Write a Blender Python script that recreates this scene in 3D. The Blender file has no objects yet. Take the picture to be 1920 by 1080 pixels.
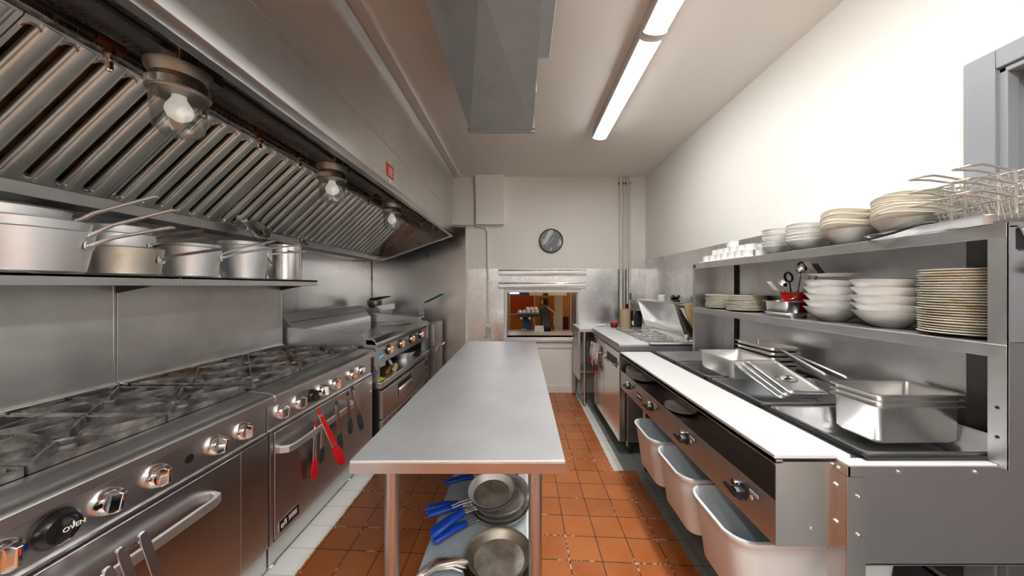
import bpy, bmesh, math, random
from mathutils import Vector, Matrix
random.seed(7)
PI = math.pi
scene = bpy.context.scene
COL = scene.collection
H = 1.42            # eye height of the camera
F = 616.0           # focal length in pixels of the 1920 px wide frame

# ------------------------------------------------------------------ camera, world, exposure
cam_data = bpy.data.cameras.new('camera')
cam = bpy.data.objects.new('camera', cam_data)
COL.objects.link(cam)
cam.location = (0, 0, H)
cam.rotation_euler = (PI / 2, 0, 0)
cam_data.sensor_width = 36.0
cam_data.lens = F / 1920 * 36.0
cam_data.shift_x = -19 / 1920
cam_data.shift_y = -3 / 1920
cam_data.clip_start = 0.02
scene.camera = cam
world = bpy.data.worlds.new('world')
scene.world = world
world.use_nodes = True
world.node_tree.nodes['Background'].inputs[0].default_value = (1.0, 0.985, 0.96, 1)
world.node_tree.nodes['Background'].inputs[1].default_value = 0.4
vs = scene.view_settings
vs.view_transform = 'Standard'
vs.look = 'None'
vs.exposure = 1.68
vs.gamma = 1.0
vs.use_curve_mapping = False
scene.cycles.use_denoising = True
scene.cycles.max_bounces = 10
scene.cycles.diffuse_bounces = 5
scene.cycles.glossy_bounces = 5
scene.cycles.transmission_bounces = 8
scene.cycles.caustics_reflective = False
scene.cycles.caustics_refractive = False
scene.cycles.sample_clamp_indirect = 6.0
LAMP = 13.0         # strength of the ceiling tubes

# ------------------------------------------------------------------ materials
def srgb(r, g, b):
    f = lambda c: (c / 255 / 12.92) if c / 255 <= 0.04045 else ((c / 255 + 0.055) / 1.055) ** 2.4
    return (f(r), f(g), f(b), 1)

MATS = {}
class Nd:
    """small node helper"""
    def __init__(s, name):
        s.m = bpy.data.materials.new(name); s.m.use_nodes = True
        s.t = s.m.node_tree; s.n = s.t.nodes; s.l = s.t.links
        s.b = s.n['Principled BSDF']; MATS[name] = s.m
    def new(s, typ, **kw):
        n = s.n.new(typ)
        for k, v in kw.items(): setattr(n, k, v)
        return n
    def coord(s, scale=(1, 1, 1), loc=(0, 0, 0), world=False):
        tc = s.new('ShaderNodeTexCoord'); mp = s.new('ShaderNodeMapping')
        if world:
            g = s.new('ShaderNodeNewGeometry'); s.l.new(g.outputs['Position'], mp.inputs[0])
        else:
            s.l.new(tc.outputs['Object'], mp.inputs[0])
        mp.inputs['Scale'].default_value = scale; mp.inputs['Location'].default_value = loc
        return mp.outputs[0]
    def noise(s, vec, scale=5, detail=4, rough=0.5):
        n = s.new('ShaderNodeTexNoise'); s.l.new(vec, n.inputs['Vector'])
        n.inputs['Scale'].default_value = scale; n.inputs['Detail'].default_value = detail
        n.inputs['Roughness'].default_value = rough
        return n.outputs['Fac']
    def math(s, op, a, b=None, c=None):
        n = s.new('ShaderNodeMath', operation=op)
        for i, v in enumerate((a, b, c)):
            if v is None: continue
            if isinstance(v, (int, float)): n.inputs[i].default_value = v
            else: s.l.new(v, n.inputs[i])
        return n.outputs[0]
    def ramp(s, fac, stops):
        n = s.new('ShaderNodeValToRGB'); s.l.new(fac, n.inputs[0])
        e = n.color_ramp.elements
        while len(e) < len(stops): e.new(0.5)
        for i, (p, c) in enumerate(stops):
            e[i].position = p; e[i].color = c if len(c) == 4 else (*c, 1)
        return n.outputs[0]
    def maprange(s, v, a, b, c, d):
        n = s.new('ShaderNodeMapRange'); s.l.new(v, n.inputs[0])
        for i, x in enumerate((a, b, c, d)): n.inputs[i + 1].default_value = x
        return n.outputs[0]
    def mix(s, fac, a, b):
        n = s.new('ShaderNodeMix', data_type='RGBA')
        if isinstance(fac, (int, float)): n.inputs[0].default_value = fac
        else: s.l.new(fac, n.inputs[0])
        for i, v in ((6, a), (7, b)):
            if isinstance(v, tuple): n.inputs[i].default_value = v
            else: s.l.new(v, n.inputs[i])
        return n.outputs[2]
    def bump(s, h, strength=0.2, dist=0.01):
        n = s.new('ShaderNodeBump'); s.l.new(h, n.inputs['Height'])
        n.inputs['Strength'].default_value = strength; n.inputs['Distance'].default_value = dist
        s.l.new(n.outputs[0], s.b.inputs['Normal'])
    def set(s, **kw):
        names = dict(color='Base Color', rough='Roughness', metal='Metallic', trans='Transmission Weight', ior='IOR',
                     spec='Specular IOR Level', coat='Coat Weight', ecol='Emission Color', estr='Emission Strength', sss='Subsurface Weight')
        for k, v in kw.items():
            i = s.b.inputs[names[k]]
            if isinstance(v, bpy.types.NodeSocket): s.l.new(v, i)
            else: i.default_value = v
        return s

def plain(name, col, rough=0.5, metal=0.0, vary=0.06, scale=6, bump=0.0, **kw):
    d = Nd(name)
    v = d.noise(d.coord(), scale, 4)
    c2 = tuple(min(1, x * (1 - vary * 2)) for x in col[:3]) + (1,)
    d.set(color=d.mix(v, c2, col), rough=d.maprange(v, 0.3, 0.7, rough * 0.9, min(1, rough * 1.1)), metal=metal, **kw)
    if bump: d.bump(d.noise(d.coord(), scale * 12, 3), bump, 0.002)
    return d.m

def steel(name, col, r0, r1, stretch=(1, 1, 60), wav=0.0, smear=0.12, wscale=2.0, metal=1.0, wdir=(1, 1, 1)):
    d = Nd(name)
    brush = d.noise(d.coord(stretch), 8, 4, 0.6)
    blot = d.noise(d.coord((1, 1, 1)), 3.5, 5, 0.6)
    dark = tuple(x * (1 - smear * 2) for x in col[:3]) + (1,)
    d.set(color=d.mix(d.maprange(blot, 0.35, 0.65, 0, 1), dark, col), metal=metal)
    rr = d.math('ADD', d.maprange(brush, 0.3, 0.7, r0, r1), d.maprange(blot, 0.3, 0.7, -0.01, 0.02))
    d.set(rough=rr)
    if wav:
        w = d.noise(d.coord(wdir), wscale, 2, 0.4)
        d.bump(d.math('MULTIPLY', w, wav), 1.0, 0.01)
    return d.m

S_COL = (0.71, 0.715, 0.725, 1)
steel('steel', S_COL, 0.28, 0.31, (2, 2, 90), 0.04, 0.04)
steel('steel_horizontal', (0.74, 0.745, 0.755, 1), 0.28, 0.28, (3, 3, 120), 0.5, 0.02, 3.0, 1.0, (.12, .12, 1))
steel('steel_wall', (0.75, 0.755, 0.765, 1), 0.25, 0.28, (60, 60, 2), 0.6, 0.02, 3.0, 1.0, (1, 1, .12))
steel('steel_top', (0.72, 0.74, 0.77, 1), 0.31, 0.37, (6, 3, 1), 0.0, 0.05, metal=0.66)
steel('steel_body_shaded', (0.55, 0.54, 0.535, 1), 0.28, 0.28, (3, 3, 60), 0.0, 0.02)  # steam table steel, colour darkened to imitate dimmer reflections
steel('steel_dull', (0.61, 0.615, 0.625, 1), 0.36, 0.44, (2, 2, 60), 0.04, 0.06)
steel('pan_steel', (0.82, 0.81, 0.79, 1), 0.3, 0.36, (2, 2, 2), 0.0, 0.03)
steel('steel_apron_shaded', (0.50, 0.50, 0.51, 1), 0.3, 0.36, (2, 2, 2), 0.0, 0.08)  # table steel darkened on apron and legs, standing in for duller reflected light
steel('steel_guard', (0.84, 0.835, 0.83, 1), 0.36, 0.44, (40, 3, 3), 0.2, 0.09, 2.5)
steel('steel_bright', (0.86, 0.85, 0.835, 1), 0.18, 0.23, (1, 1, 10), 0.02, 0.02)
steel('steel_hood', (0.84, 0.845, 0.83, 1), 0.32, 0.38, (1, 3, 1), 0.1, 0.03, 1.2)
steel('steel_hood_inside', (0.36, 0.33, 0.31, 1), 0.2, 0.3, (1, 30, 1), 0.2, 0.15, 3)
steel('steel_filter', (0.66, 0.72, 0.69, 1), 0.42, 0.5, (1, 1, 1), 0.0, 0.08)
steel('galvanised', (0.50, 0.52, 0.525, 1), 0.5, 0.6, (3, 3, 3), 0.0, 0.06)
steel('aluminium', (0.84, 0.855, 0.87, 1), 0.42, 0.48, (1, 1, 30), 0.04, 0.03)
steel('aluminium_tan', (0.68, 0.63, 0.54, 1), 0.4, 0.5, (1, 1, 30), 0.05, 0.1)
steel('pan_worn', (0.42, 0.38, 0.32, 1), 0.38, 0.5, (2, 2, 2), 0.03, 0.2)
steel('wire', (0.80, 0.77, 0.72, 1), 0.25, 0.4, (3, 3, 3), 0, 0.1)
d = Nd('chrome'); d.set(color=(0.86, 0.85, 0.84, 1), metal=1.0, rough=d.maprange(d.noise(d.coord(), 30), 0.3, 0.7, 0.05, 0.1))
d = Nd('cast_iron')
n1 = d.noise(d.coord((1, 1, 1), world=True), 14, 5, 0.6)
n2 = d.noise(d.coord((1, 1, 1), (3, 1, 2), world=True), 4, 3)
base = d.ramp(n1, [(0.3, (0.05, 0.045, 0.042)), (0.5, (0.16, 0.15, 0.145)), (0.68, (0.34, 0.32, 0.30))])
d.set(color=d.mix(d.maprange(n2, 0.58, 0.72, 0, 0.8), base, (0.26, 0.13, 0.07, 1)), rough=d.maprange(n1, 0.3, 0.7, 0.3, 0.5), metal=0.4)
d.bump(n1, 0.3, 0.004)
d = Nd('hob_tray')
n1 = d.noise(d.coord((1, 1, 1), world=True), 9, 6, 0.65)
d.set(color=d.ramp(n1, [(0.3, (0.05, 0.045, 0.042)), (0.5, (0.2, 0.19, 0.18)), (0.62, (0.34, 0.31, 0.28)), (0.75, (0.42, 0.27, 0.17))]), rough=d.maprange(n1, 0.3, 0.7, 0.3, 0.5), metal=0.6)
d.bump(n1, 0.2, 0.004)
plain('black_plastic', (0.012, 0.012, 0.013, 1), 0.25)
plain('black_matte', (0.012, 0.011, 0.011, 1), 0.7)
plain('dark_slot', (0.012, 0.01, 0.009, 1), 0.5)
d = Nd('filter_dark')
n1 = d.noise(d.coord((1, 1, 1), world=True), 12, 5, 0.6)
d.set(color=d.ramp(n1, [(0.38, (0.01, 0.008, 0.007)), (0.62, (0.11, 0.055, 0.028))]), rough=0.35, metal=0.3)
plain('dark_grey', (0.07, 0.07, 0.075, 1), 0.5)
plain('wall_paint', srgb(242, 241, 236), 0.6, vary=0.015, scale=1.5, bump=0.05)
plain('rear_dimming_grey', srgb(132, 126, 120), 0.6, vary=0.03, scale=1.5)  # grey picked for the unseen rear wall to darken reflections in the steel
plain('ceiling_paint', srgb(242, 240, 234), 0.65, vary=0.02, scale=1.2, bump=0.04)
plain('white_gloss', srgb(236, 236, 232), 0.35, vary=0.01)
plain('door_grey', srgb(150, 154, 160), 0.4, vary=0.05, scale=8, bump=0.08)
plain('board_white', srgb(216, 217, 218), 0.45, vary=0.015, scale=10)
plain('ceramic', srgb(250, 250, 248), 0.12, vary=0.01)
d = Nd('ceramic_cream')
n1 = d.noise(d.coord((3, 3, 3), world=True), 10, 3)
d.set(color=d.ramp(n1, [(0.35, (0.86, 0.81, 0.70)), (0.6, (0.92, 0.89, 0.82))]), rough=0.18)
d = Nd('cream_rim')
n1 = d.noise(d.coord((1, 1, 8), world=True), 9, 5, 0.7)
d.set(color=d.ramp(n1, [(0.30, (0.16, 0.08, 0.035)), (0.38, (0.70, 0.54, 0.30)), (0.46, (0.92, 0.88, 0.78))]), rough=0.2)
plain('bin_plastic', srgb(228, 234, 238), 0.35, vary=0.02, sss=0.0)
plain('red_plastic', srgb(205, 22, 18), 0.3)
plain('red_silicone', srgb(210, 24, 34), 0.45)
plain('blue_silicone', srgb(16, 78, 205), 0.4)
plain('green_plastic', srgb(20, 120, 70), 0.4)
plain('rubber', (0.015, 0.015, 0.02, 1), 0.5)
plain('rust_brass', srgb(120, 62, 26), 0.4, metal=0.7, vary=0.35, scale=40)
plain('grey_silicone', srgb(50, 58, 66), 0.45)
plain('bulb_white', srgb(245, 244, 238), 0.3, estr=0.12, ecol=(1, 0.97, 0.9, 1))
plain('pipe_paint', srgb(228, 226, 216), 0.45, vary=0.02)
plain('tan_paper', srgb(205, 180, 145), 0.7)
plain('wood', srgb(222, 190, 140), 0.5, vary=0.1)
plain('wood_brown', srgb(150, 100, 40), 0.5)
plain('sticker_red', srgb(214, 60, 34), 0.5)
plain('sticker_orange', srgb(240, 150, 20), 0.5)
plain('sticker_yellow', srgb(226, 216, 40), 0.5)
plain('sticker_blue', srgb(70, 190, 220), 0.5)
plain('sign_blue', srgb(60, 50, 150), 0.5)
plain('ink_white', srgb(240, 240, 236), 0.6, vary=0)
plain('ink_grey', srgb(150, 150, 150), 0.6, vary=0)
plain('cafe_orange', srgb(190, 74, 24), 0.7)
plain('cafe_ochre', srgb(206, 130, 46), 0.7)
plain('cafe_cream', srgb(226, 214, 190), 0.7)
plain('cafe_wine', srgb(92, 22, 18), 0.5)
plain('cafe_blue', srgb(40, 90, 150), 0.4)
plain('cloth_grey', srgb(190, 186, 176), 0.8)
d = Nd('clock_face'); d.set(color=d.mix(d.noise(d.coord((1, 1, 1)), 8, 2), (0.10, 0.11, 0.12, 1), (0.20, 0.21, 0.22, 1)), rough=0.45, coat=0.12)
d = Nd('glass')
lw_ = d.new('ShaderNodeLayerWeight'); fr_ = d.math('MULTIPLY', d.math('POWER', lw_.outputs['Facing'], 3.0), 0.55)
tr_ = d.new('ShaderNodeBsdfTransparent'); gl_ = d.new('ShaderNodeBsdfGlossy'); mx_ = d.new('ShaderNodeMixShader')
tr_.inputs[0].default_value = (0.93, 0.94, 0.93, 1); gl_.inputs['Roughness'].default_value = 0.06
smd = d.noise(d.coord(), 14, 3); gl_.inputs[0].default_value = (0.95, 0.95, 0.95, 1)
d.l.new(d.math('ADD', fr_, d.maprange(smd, 0.4, 0.7, 0.03, 0.12)), mx_.inputs[0]); d.l.new(tr_.outputs[0], mx_.inputs[1]); d.l.new(gl_.outputs[0], mx_.inputs[2])
d.l.new(mx_.outputs[0], d.n['Material Output'].inputs[0])
d = Nd('tube_light'); d.set(color=(1, 1, 1, 1), ecol=(1.0, 0.985, 0.955, 1), estr=LAMP)
d.set(color=d.mix(d.noise(d.coord(), 2), (0.9, 0.9, 0.9, 1), (1, 1, 1, 1)))
d = Nd('screen_glow'); d.set(color=(0.1, 0.2, 0.3, 1), ecol=(0.35, 0.65, 0.9, 1), estr=1.2, rough=d.maprange(d.noise(d.coord(), 5), 0, 1, 0.2, 0.4))
d = Nd('cafe_added_lamp'); d.set(ecol=(1.0, 0.80, 0.55, 1), estr=60.0, rough=d.maprange(d.noise(d.coord(), 5), 0, 1, 0.2, 0.4))

# quarry tile floor: tile grid, white grout crumbs, painted borders with ragged edges
d = Nd('floor_tiles')
geo = d.new('ShaderNodeNewGeometry'); sep = d.new('ShaderNodeSeparateXYZ'); d.l.new(geo.outputs['Position'], sep.inputs[0])
X, Y = sep.outputs[0], sep.outputs[1]
T = 0.1686
u = d.math('DIVIDE', d.math('ADD', X, -0.0785 + 10 * T), T)
v = d.math('DIVIDE', d.math('ADD', d.math('ADD', Y, d.math('MULTIPLY', X, 0.055)), -1.886 + 20 * T), T)
du = d.math('ABSOLUTE', d.math('SUBTRACT', d.math('FRACT', u), 0.5))
dv = d.math('ABSOLUTE', d.math('SUBTRACT', d.math('FRACT', v), 0.5))
edge = d.math('MAXIMUM', du, dv)
wob = d.math('MULTIPLY', d.math('SUBTRACT', d.noise(geo.outputs['Position'], 30, 3), 0.5), 0.012)
grout = d.math('GREATER_THAN', d.math('ADD', edge, wob), 0.486)
comb = d.new('ShaderNodeCombineXYZ'); d.l.new(d.math('FLOOR', u), comb.inputs[0]); d.l.new(d.math('FLOOR', v), comb.inputs[1])
wn = d.new('ShaderNodeTexWhiteNoise'); d.l.new(comb.outputs[0], wn.inputs[0])
cl = d.noise(geo.outputs['Position'], 5, 5, 0.6)
t1 = d.mix(wn.outputs[0], (0.40, 0.105, 0.024, 1), (0.50, 0.150, 0.038, 1))
tile = d.mix(d.maprange(cl, 0.35, 0.7, 0, 0.6), t1, (0.56, 0.21, 0.07, 1))
crumb = d.math('MULTIPLY', d.math('GREATER_THAN', d.noise(geo.outputs['Position'], 3.2, 2), 0.53), d.math('GREATER_THAN', d.noise(geo.outputs['Position'], 40, 2), 0.53))
gcol = d.mix(crumb, (0.035, 0.022, 0.016, 1), (0.68, 0.62, 0.55, 1))
red = d.mix(grout, tile, gcol)
jag = d.math('MULTIPLY', d.math('SUBTRACT', d.noise(geo.outputs['Position'], 9, 6, 0.7), 0.5), 0.07)
jag2 = d.math('MULTIPLY', d.math('SUBTRACT', d.noise(geo.outputs['Position'], 30, 4, 0.7), 0.5), 0.03)
left = d.math('LESS_THAN', d.math('ADD', X, jag2), -1.118)
near = d.math('LESS_THAN', Y, 2.53)
lim = d.math('ADD', 0.706, d.math('MULTIPLY', near, 0.165))
xr = d.math('ADD', X, d.math('ADD', d.math('MULTIPLY', jag, near), jag2))
right = d.math('GREATER_THAN', xr, lim)
greyish = d.math('GREATER_THAN', d.math('ADD', X, jag2), 0.785)
wcol = d.mix(d.math('MULTIPLY', grout, 0.5), (0.86, 0.85, 0.82, 1), (0.3, 0.29, 0.27, 1))
gc = d.mix(d.math('MULTIPLY', grout, 0.8), d.mix(cl, (0.24, 0.25, 0.24, 1), (0.32, 0.33, 0.32, 1)), (0.13, 0.13, 0.12, 1))
c = d.mix(left, red, wcol)
c = d.mix(right, c, d.mix(greyish, wcol, gc))
d.set(color=c, rough=d.math('ADD', d.maprange(cl, 0.3, 0.7, 0.28, 0.42), d.math('MULTIPLY', grout, 0.3)))
hb = d.math('SUBTRACT', d.math('MULTIPLY', cl, 0.25), d.math('MULTIPLY', grout, 1.0))
d.bump(hb, 0.5, 0.003)

# terrazzo-like galvanised undershelf
d = Nd('galvanised_spangle')
vor = d.new('ShaderNodeTexVoronoi'); d.l.new(d.coord(), vor.inputs[0]); vor.inputs['Scale'].default_value = 130
n1 = d.noise(d.coord(), 8, 5, 0.7)
d.set(color=d.mix(d.maprange(n1, 0.4, 0.6, 0, 1), d.mix(vor.outputs[0], (0.36, 0.44, 0.47, 1), (0.68, 0.76, 0.78, 1)), (0.62, 0.70, 0.73, 1)), rough=0.5, metal=0.25)
# griddle plate
d = Nd('griddle_plate')
n1 = d.noise(d.coord((1, 2.5, 1)), 4, 5, 0.6)
d.set(color=d.ramp(n1, [(0.35, (0.05, 0.042, 0.03)), (0.65, (0.28, 0.26, 0.23))]), rough=d.maprange(n1, 0.3, 0.7, 0.14, 0.3), metal=0.9)
# used skillet interior
d = Nd('pan_inside')
n1 = d.noise(d.coord(), 9, 5, 0.65)
d.set(color=d.ramp(n1, [(0.3, (0.22, 0.16, 0.10)), (0.48, (0.40, 0.36, 0.30)), (0.66, (0.58, 0.55, 0.49))]), rough=0.45, metal=0.5)

# ------------------------------------------------------------------ mesh builder
class MB:
    def __init__(s): s.v = []; s.f = []; s.m = []; s.xf = Matrix.Identity(4); s.mi = 0
    def _v(s, pts):
        i = len(s.v); s.v += [s.xf @ Vector(p) for p in pts]; return i
    def _f(s, fs):
        s.f += fs; s.m += [s.mi] * len(fs)
    def box(s, x0, x1, y0, y1, z0, z1):
        x0, x1 = sorted((x0, x1)); y0, y1 = sorted((y0, y1)); z0, z1 = sorted((z0, z1))
        i = s._v([(x0, y0, z0), (x1, y0, z0), (x1, y1, z0), (x0, y1, z0), (x0, y0, z1), (x1, y0, z1), (x1, y1, z1), (x0, y1, z1)])
        s._f([(i, i + 3, i + 2, i + 1), (i + 4, i + 5, i + 6, i + 7), (i, i + 1, i + 5, i + 4), (i + 1, i + 2, i + 6, i + 5), (i + 2, i + 3, i + 7, i + 6), (i + 3, i, i + 4, i + 7)])
        return s
    def prism(s, poly, axis, a, b):
        n = len(poly)
        mk = {'x': lambda p, q: (q, p[0], p[1]), 'y': lambda p, q: (p[0], q, p[1]), 'z': lambda p, q: (p[0], p[1], q)}[axis]
        i = s._v([mk(p, a) for p in poly] + [mk(p, b) for p in poly])
        s._f([tuple(range(i + n - 1, i - 1, -1)), tuple(range(i + n, i + 2 * n))] + [(i + k, i + (k + 1) % n, i + n + (k + 1) % n, i + n + k) for k in range(n)])
        return s
    def loft(s, loops, cap0=False, cap1=False):
        n = len(loops[0]); st = [s._v(l) for l in loops]
        for a, b in zip(st, st[1:]):
            s._f([(a + k, a + (k + 1) % n, b + (k + 1) % n, b + k) for k in range(n)])
        if cap0: s._f([tuple(range(st[0] + n - 1, st[0] - 1, -1))])
        if cap1: s._f([tuple(range(st[-1], st[-1] + n))])
        return s
    def lathe(s, prof, c=(0, 0, 0), seg=32, sx=1, sy=1, axis='z'):
        loops = []
        for r, z in prof:
            r = max(r, 1e-5)
            l = []
            for k in range(seg):
                a = 2 * PI * k / seg; p, q = r * math.cos(a) * sx, r * math.sin(a) * sy
                if axis == 'z': l.append((c[0] + p, c[1] + q, c[2] + z))
                elif axis == 'x': l.append((c[0] + z, c[1] + p, c[2] + q))
                else: l.append((c[0] + p, c[1] - z, c[2] + q))
            loops.append(l)
        return s.loft(loops, True, True)
    def tube(s, pts, r, seg=8, flat=1.0, up=None):
        pts = [Vector(p) for p in pts]
        rs = r if isinstance(r, (list, tuple)) else [r] * len(pts)
        loops = []; ref = Vector(up) if up else None
        for i, p in enumerate(pts):
            t = (pts[min(i + 1, len(pts) - 1)] - pts[max(i - 1, 0)])
            t = t.normalized() if t.length > 1e-9 else Vector((0, 0, 1))
            if ref is None: ref = Vector((0, 0, 1)) if abs(t.z) < 0.9 else Vector((1, 0, 0))
            a = t.cross(ref)
            if a.length < 1e-4: a = t.orthogonal()
            a.normalize(); b = a.cross(t).normalized()
            if up is None: ref = b
            loops.append([p + (a * math.cos(2 * PI * k / seg) + b * math.sin(2 * PI * k / seg) * flat) * rs[i] for k in range(seg)])
        return s.loft(loops, True, True)
    def cyl(s, p0, p1, r, seg=16): return s.tube([p0, p1], r, seg)
    def ball(s, c, r, seg=16, rings=8, sz=1.0):
        return s.lathe([(r * math.sin(PI * k / rings), -r * sz * math.cos(PI * k / rings)) for k in range(rings + 1)], c, seg)

def rrect(cx, cy, w, l, r, z, n=4):
    """rounded rectangle loop centred at cx, cy with width w (x), length l (y)"""
    out = []
    for q, (sx, sy) in enumerate(((1, 1), (-1, 1), (-1, -1), (1, -1))):
        ox, oy = cx + sx * (w / 2 - r), cy + sy * (l / 2 - r)
        for k in range(n + 1):
            a = PI / 2 * (q + k / n)
            out.append((ox + r * math.cos(a), oy + r * math.sin(a), z))
    return out

def arc(c, r, a0, a1, n, plane='xz', k=0.0):
    o = []
    for i in range(n + 1):
        a = a0 + (a1 - a0) * i / n; p, q = r * math.cos(a), r * math.sin(a)
        o.append({'xz': (c[0] + p, c[1], c[2] + q), 'yz': (c[0], c[1] + p, c[2] + q), 'xy': (c[0] + p, c[1] + q, c[2])}[plane])
    return o

WL = {}
def wloc(o): return WL[o.name]
def mesh_obj(mb, name, mat, parent=None, bevel=0.0, smooth=35, origin=None):
    mats = mat if isinstance(mat, (list, tuple)) else [mat]
    me = bpy.data.meshes.new(name)
    xs = [v.x for v in mb.v]; ys = [v.y for v in mb.v]; zs = [v.z for v in mb.v]
    c = Vector(origin) if origin else Vector(((min(xs) + max(xs)) / 2, (min(ys) + max(ys)) / 2, min(zs)))
    me.from_pydata([tuple(v - c) for v in mb.v], [], mb.f)
    for m in mats: me.materials.append(MATS[m])
    for p, i in zip(me.polygons, mb.m): p.material_index = i
    bm = bmesh.new(); bm.from_mesh(me)
    bmesh.ops.remove_doubles(bm, verts=bm.verts, dist=2e-6)
    bmesh.ops.dissolve_degenerate(bm, edges=bm.edges, dist=1e-6)
    bmesh.ops.recalc_face_normals(bm, faces=bm.faces)
    bm.to_mesh(me); bm.free()
    for p in me.polygons: p.use_smooth = True
    me.set_sharp_from_angle(angle=math.radians(smooth))
    o = bpy.data.objects.new(name, me); COL.objects.link(o)
    if bevel:
        b = o.modifiers.new('bevel', 'BEVEL'); b.width = bevel; b.segments = 2; b.limit_method = 'ANGLE'; b.angle_limit = math.radians(40); b.harden_normals = True
    WL[o.name] = c.copy()
    if parent is not None:
        o.parent = parent; o.location = c - wloc(parent)
    else: o.location = c
    return o

def thing(name, label, cat, loc=(0, 0, 0), group=None):
    o = bpy.data.objects.new(name, None); COL.objects.link(o); o.location = loc; o.empty_display_size = 0.05
    WL[o.name] = Vector(loc); o['label'] = label; o['category'] = cat
    if group: o['group'] = group
    return o
def tag(o, label, cat, group=None):
    o['label'] = label; o['category'] = cat
    if group: o['group'] = group
    return o
def struct(name, mb, mat, bevel=0, smooth=35):
    o = mesh_obj(mb, name, mat, None, bevel, smooth); o['kind'] = 'structure'; return o
KIDS = {}
def kids(o): return [c for c in COL.objects if c.parent == o]
def dup(root, loc, rot=None, label=None, group=None):
    def cp(o, par):
        c = o.copy(); COL.objects.link(c); c.parent = par
        for k in kids(o): cp(k, c)
        return c
    r = cp(root, None); r.location = loc
    if rot is not None: r.rotation_euler = rot
    if label: r['label'] = label
    if group: r['group'] = group
    return r
def text(body, size, name, mat, parent, loc, rot, ext=0.0008, align='CENTER', label=None):
    cu = bpy.data.curves.new(name, 'FONT'); cu.body = body; cu.size = size; cu.align_x = align; cu.align_y = 'CENTER'; cu.extrude = ext
    cu.materials.append(MATS[mat])
    tmp = bpy.data.objects.new('text_source', cu); COL.objects.link(tmp)
    bpy.context.view_layer.update()
    me = bpy.data.meshes.new_from_object(tmp.evaluated_get(bpy.context.evaluated_depsgraph_get()))
    bpy.data.objects.remove(tmp)
    o = bpy.data.objects.new(name, me); COL.objects.link(o)
    if parent is not None:
        o.parent = parent; o.location = Vector(loc) - wloc(parent)
    else: o.location = loc
    o.rotation_euler = rot; WL[o.name] = Vector(loc)
    return o
ORD = ['bottom', 'second', 'third', 'fourth', 'fifth', 'sixth', 'seventh', 'eighth', 'ninth', 'tenth', 'eleventh', 'twelfth', 'thirteenth', 'fourteenth', 'fifteenth', 'sixteenth', 'seventeenth', 'eighteenth', 'nineteenth', 'twentieth', 'twenty-first', 'twenty-second', 'twenty-third', 'twenty-fourth', 'twenty-fifth', 'twenty-sixth']
def rank(i, n): return 'topmost' if i == n - 1 else ('lowest' if i == 0 else ORD[i] + ' from bottom')
# ================================================================== ROOM
CZ = 2.884      # ceiling height
YW = 4.389      # back wall
XR = 1.646      # right wall
YP = 4.95       # back of the recess behind the fryer
XL = -2.266     # left wall
YB = -3.4       # wall behind the camera
struct('floor', MB().box(XL - .1, XR + .1, YB, YP, -0.06, 0), 'floor_tiles')
struct('ceiling', MB().box(XL - .1, XR + .2, YB, YP, CZ, CZ + .08), 'ceiling_paint')
# window hole of the pass-through in the back wall
WX0, WX1, WZ0, WZ1 = -0.214, 0.741, 0.742, 1.352
mb = MB()
mb.box(-0.741, WX0, YW, YW + .16, 0, CZ); mb.box(WX1, XR + .1, YW, YW + .16, 0, CZ)
mb.box(WX0, WX1, YW, YW + .16, 0, WZ0); mb.box(WX0, WX1, YW, YW + .16, WZ1, CZ)
mb.box(XL, -0.741, YW, YW + .16, 2.218, CZ)
mb.box(-0.741, -0.62, YW + .16, YP, 0, CZ)
struct('wall_back', mb, 'wall_paint')
struct('wall_recess', MB().box(XL, -0.741, YP, YP + .08, 0, CZ), 'wall_paint')
struct('wall_rear', MB().box(XL - .1, XR + .16, YB - .1, YB, 0, CZ), 'rear_dimming_grey')
struct('wall_left', MB().box(XL - .1, XL, YB, YP, 0, CZ), 'wall_paint')
DY0, DY1, DZ = 0.16, 1.128, 2.165
mb = MB()
mb.box(XR, XR + .16, YB, DY0, 0, CZ); mb.box(XR, XR + .16, DY1, YW, 0, CZ); mb.box(XR, XR + .16, DY0, DY1, DZ, CZ)
struct('wall_right', mb, 'wall_paint')
# door with casing
mb = MB()
mb.box(XR - .022, XR, DY1, DY1 + .083, 0, DZ + .068); mb.box(XR - .022, XR, DY0 - .083, DY0, 0, DZ + .068)
mb.box(XR - .022, XR, DY0, DY1, DZ, DZ + .068)
mb.box(XR - .012, XR + .03, DY1 - .022, DY1, 0, DZ); mb.box(XR - .012, XR + .03, DY0, DY1, DZ - .02, DZ)
mb.box(XR + .03, XR + .16, DY1 - .014, DY1, 0, DZ); mb.box(XR + .03, XR + .16, DY0, DY0 + .014, 0, DZ)
struct('trim_1', mb, 'door_grey', .004)
dr = struct('door_1', MB().box(XR + .075, XR + .115, DY0 + .01, DY1 - .012, 0.01, DZ - .01), 'door_grey', .003)
mb = MB().box(XR + .07, XR + .0745, DY0 + .06, DY0 + .1, 0.95, 1.1); mb.tube([(XR + .075, DY0 + .08, 1.03), (XR + .03, DY0 + .08, 1.03), (XR + .03, DY0 + .19, 1.03)], .009)
mesh_obj(mb, 'door_handle', 'chrome', dr)

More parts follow.
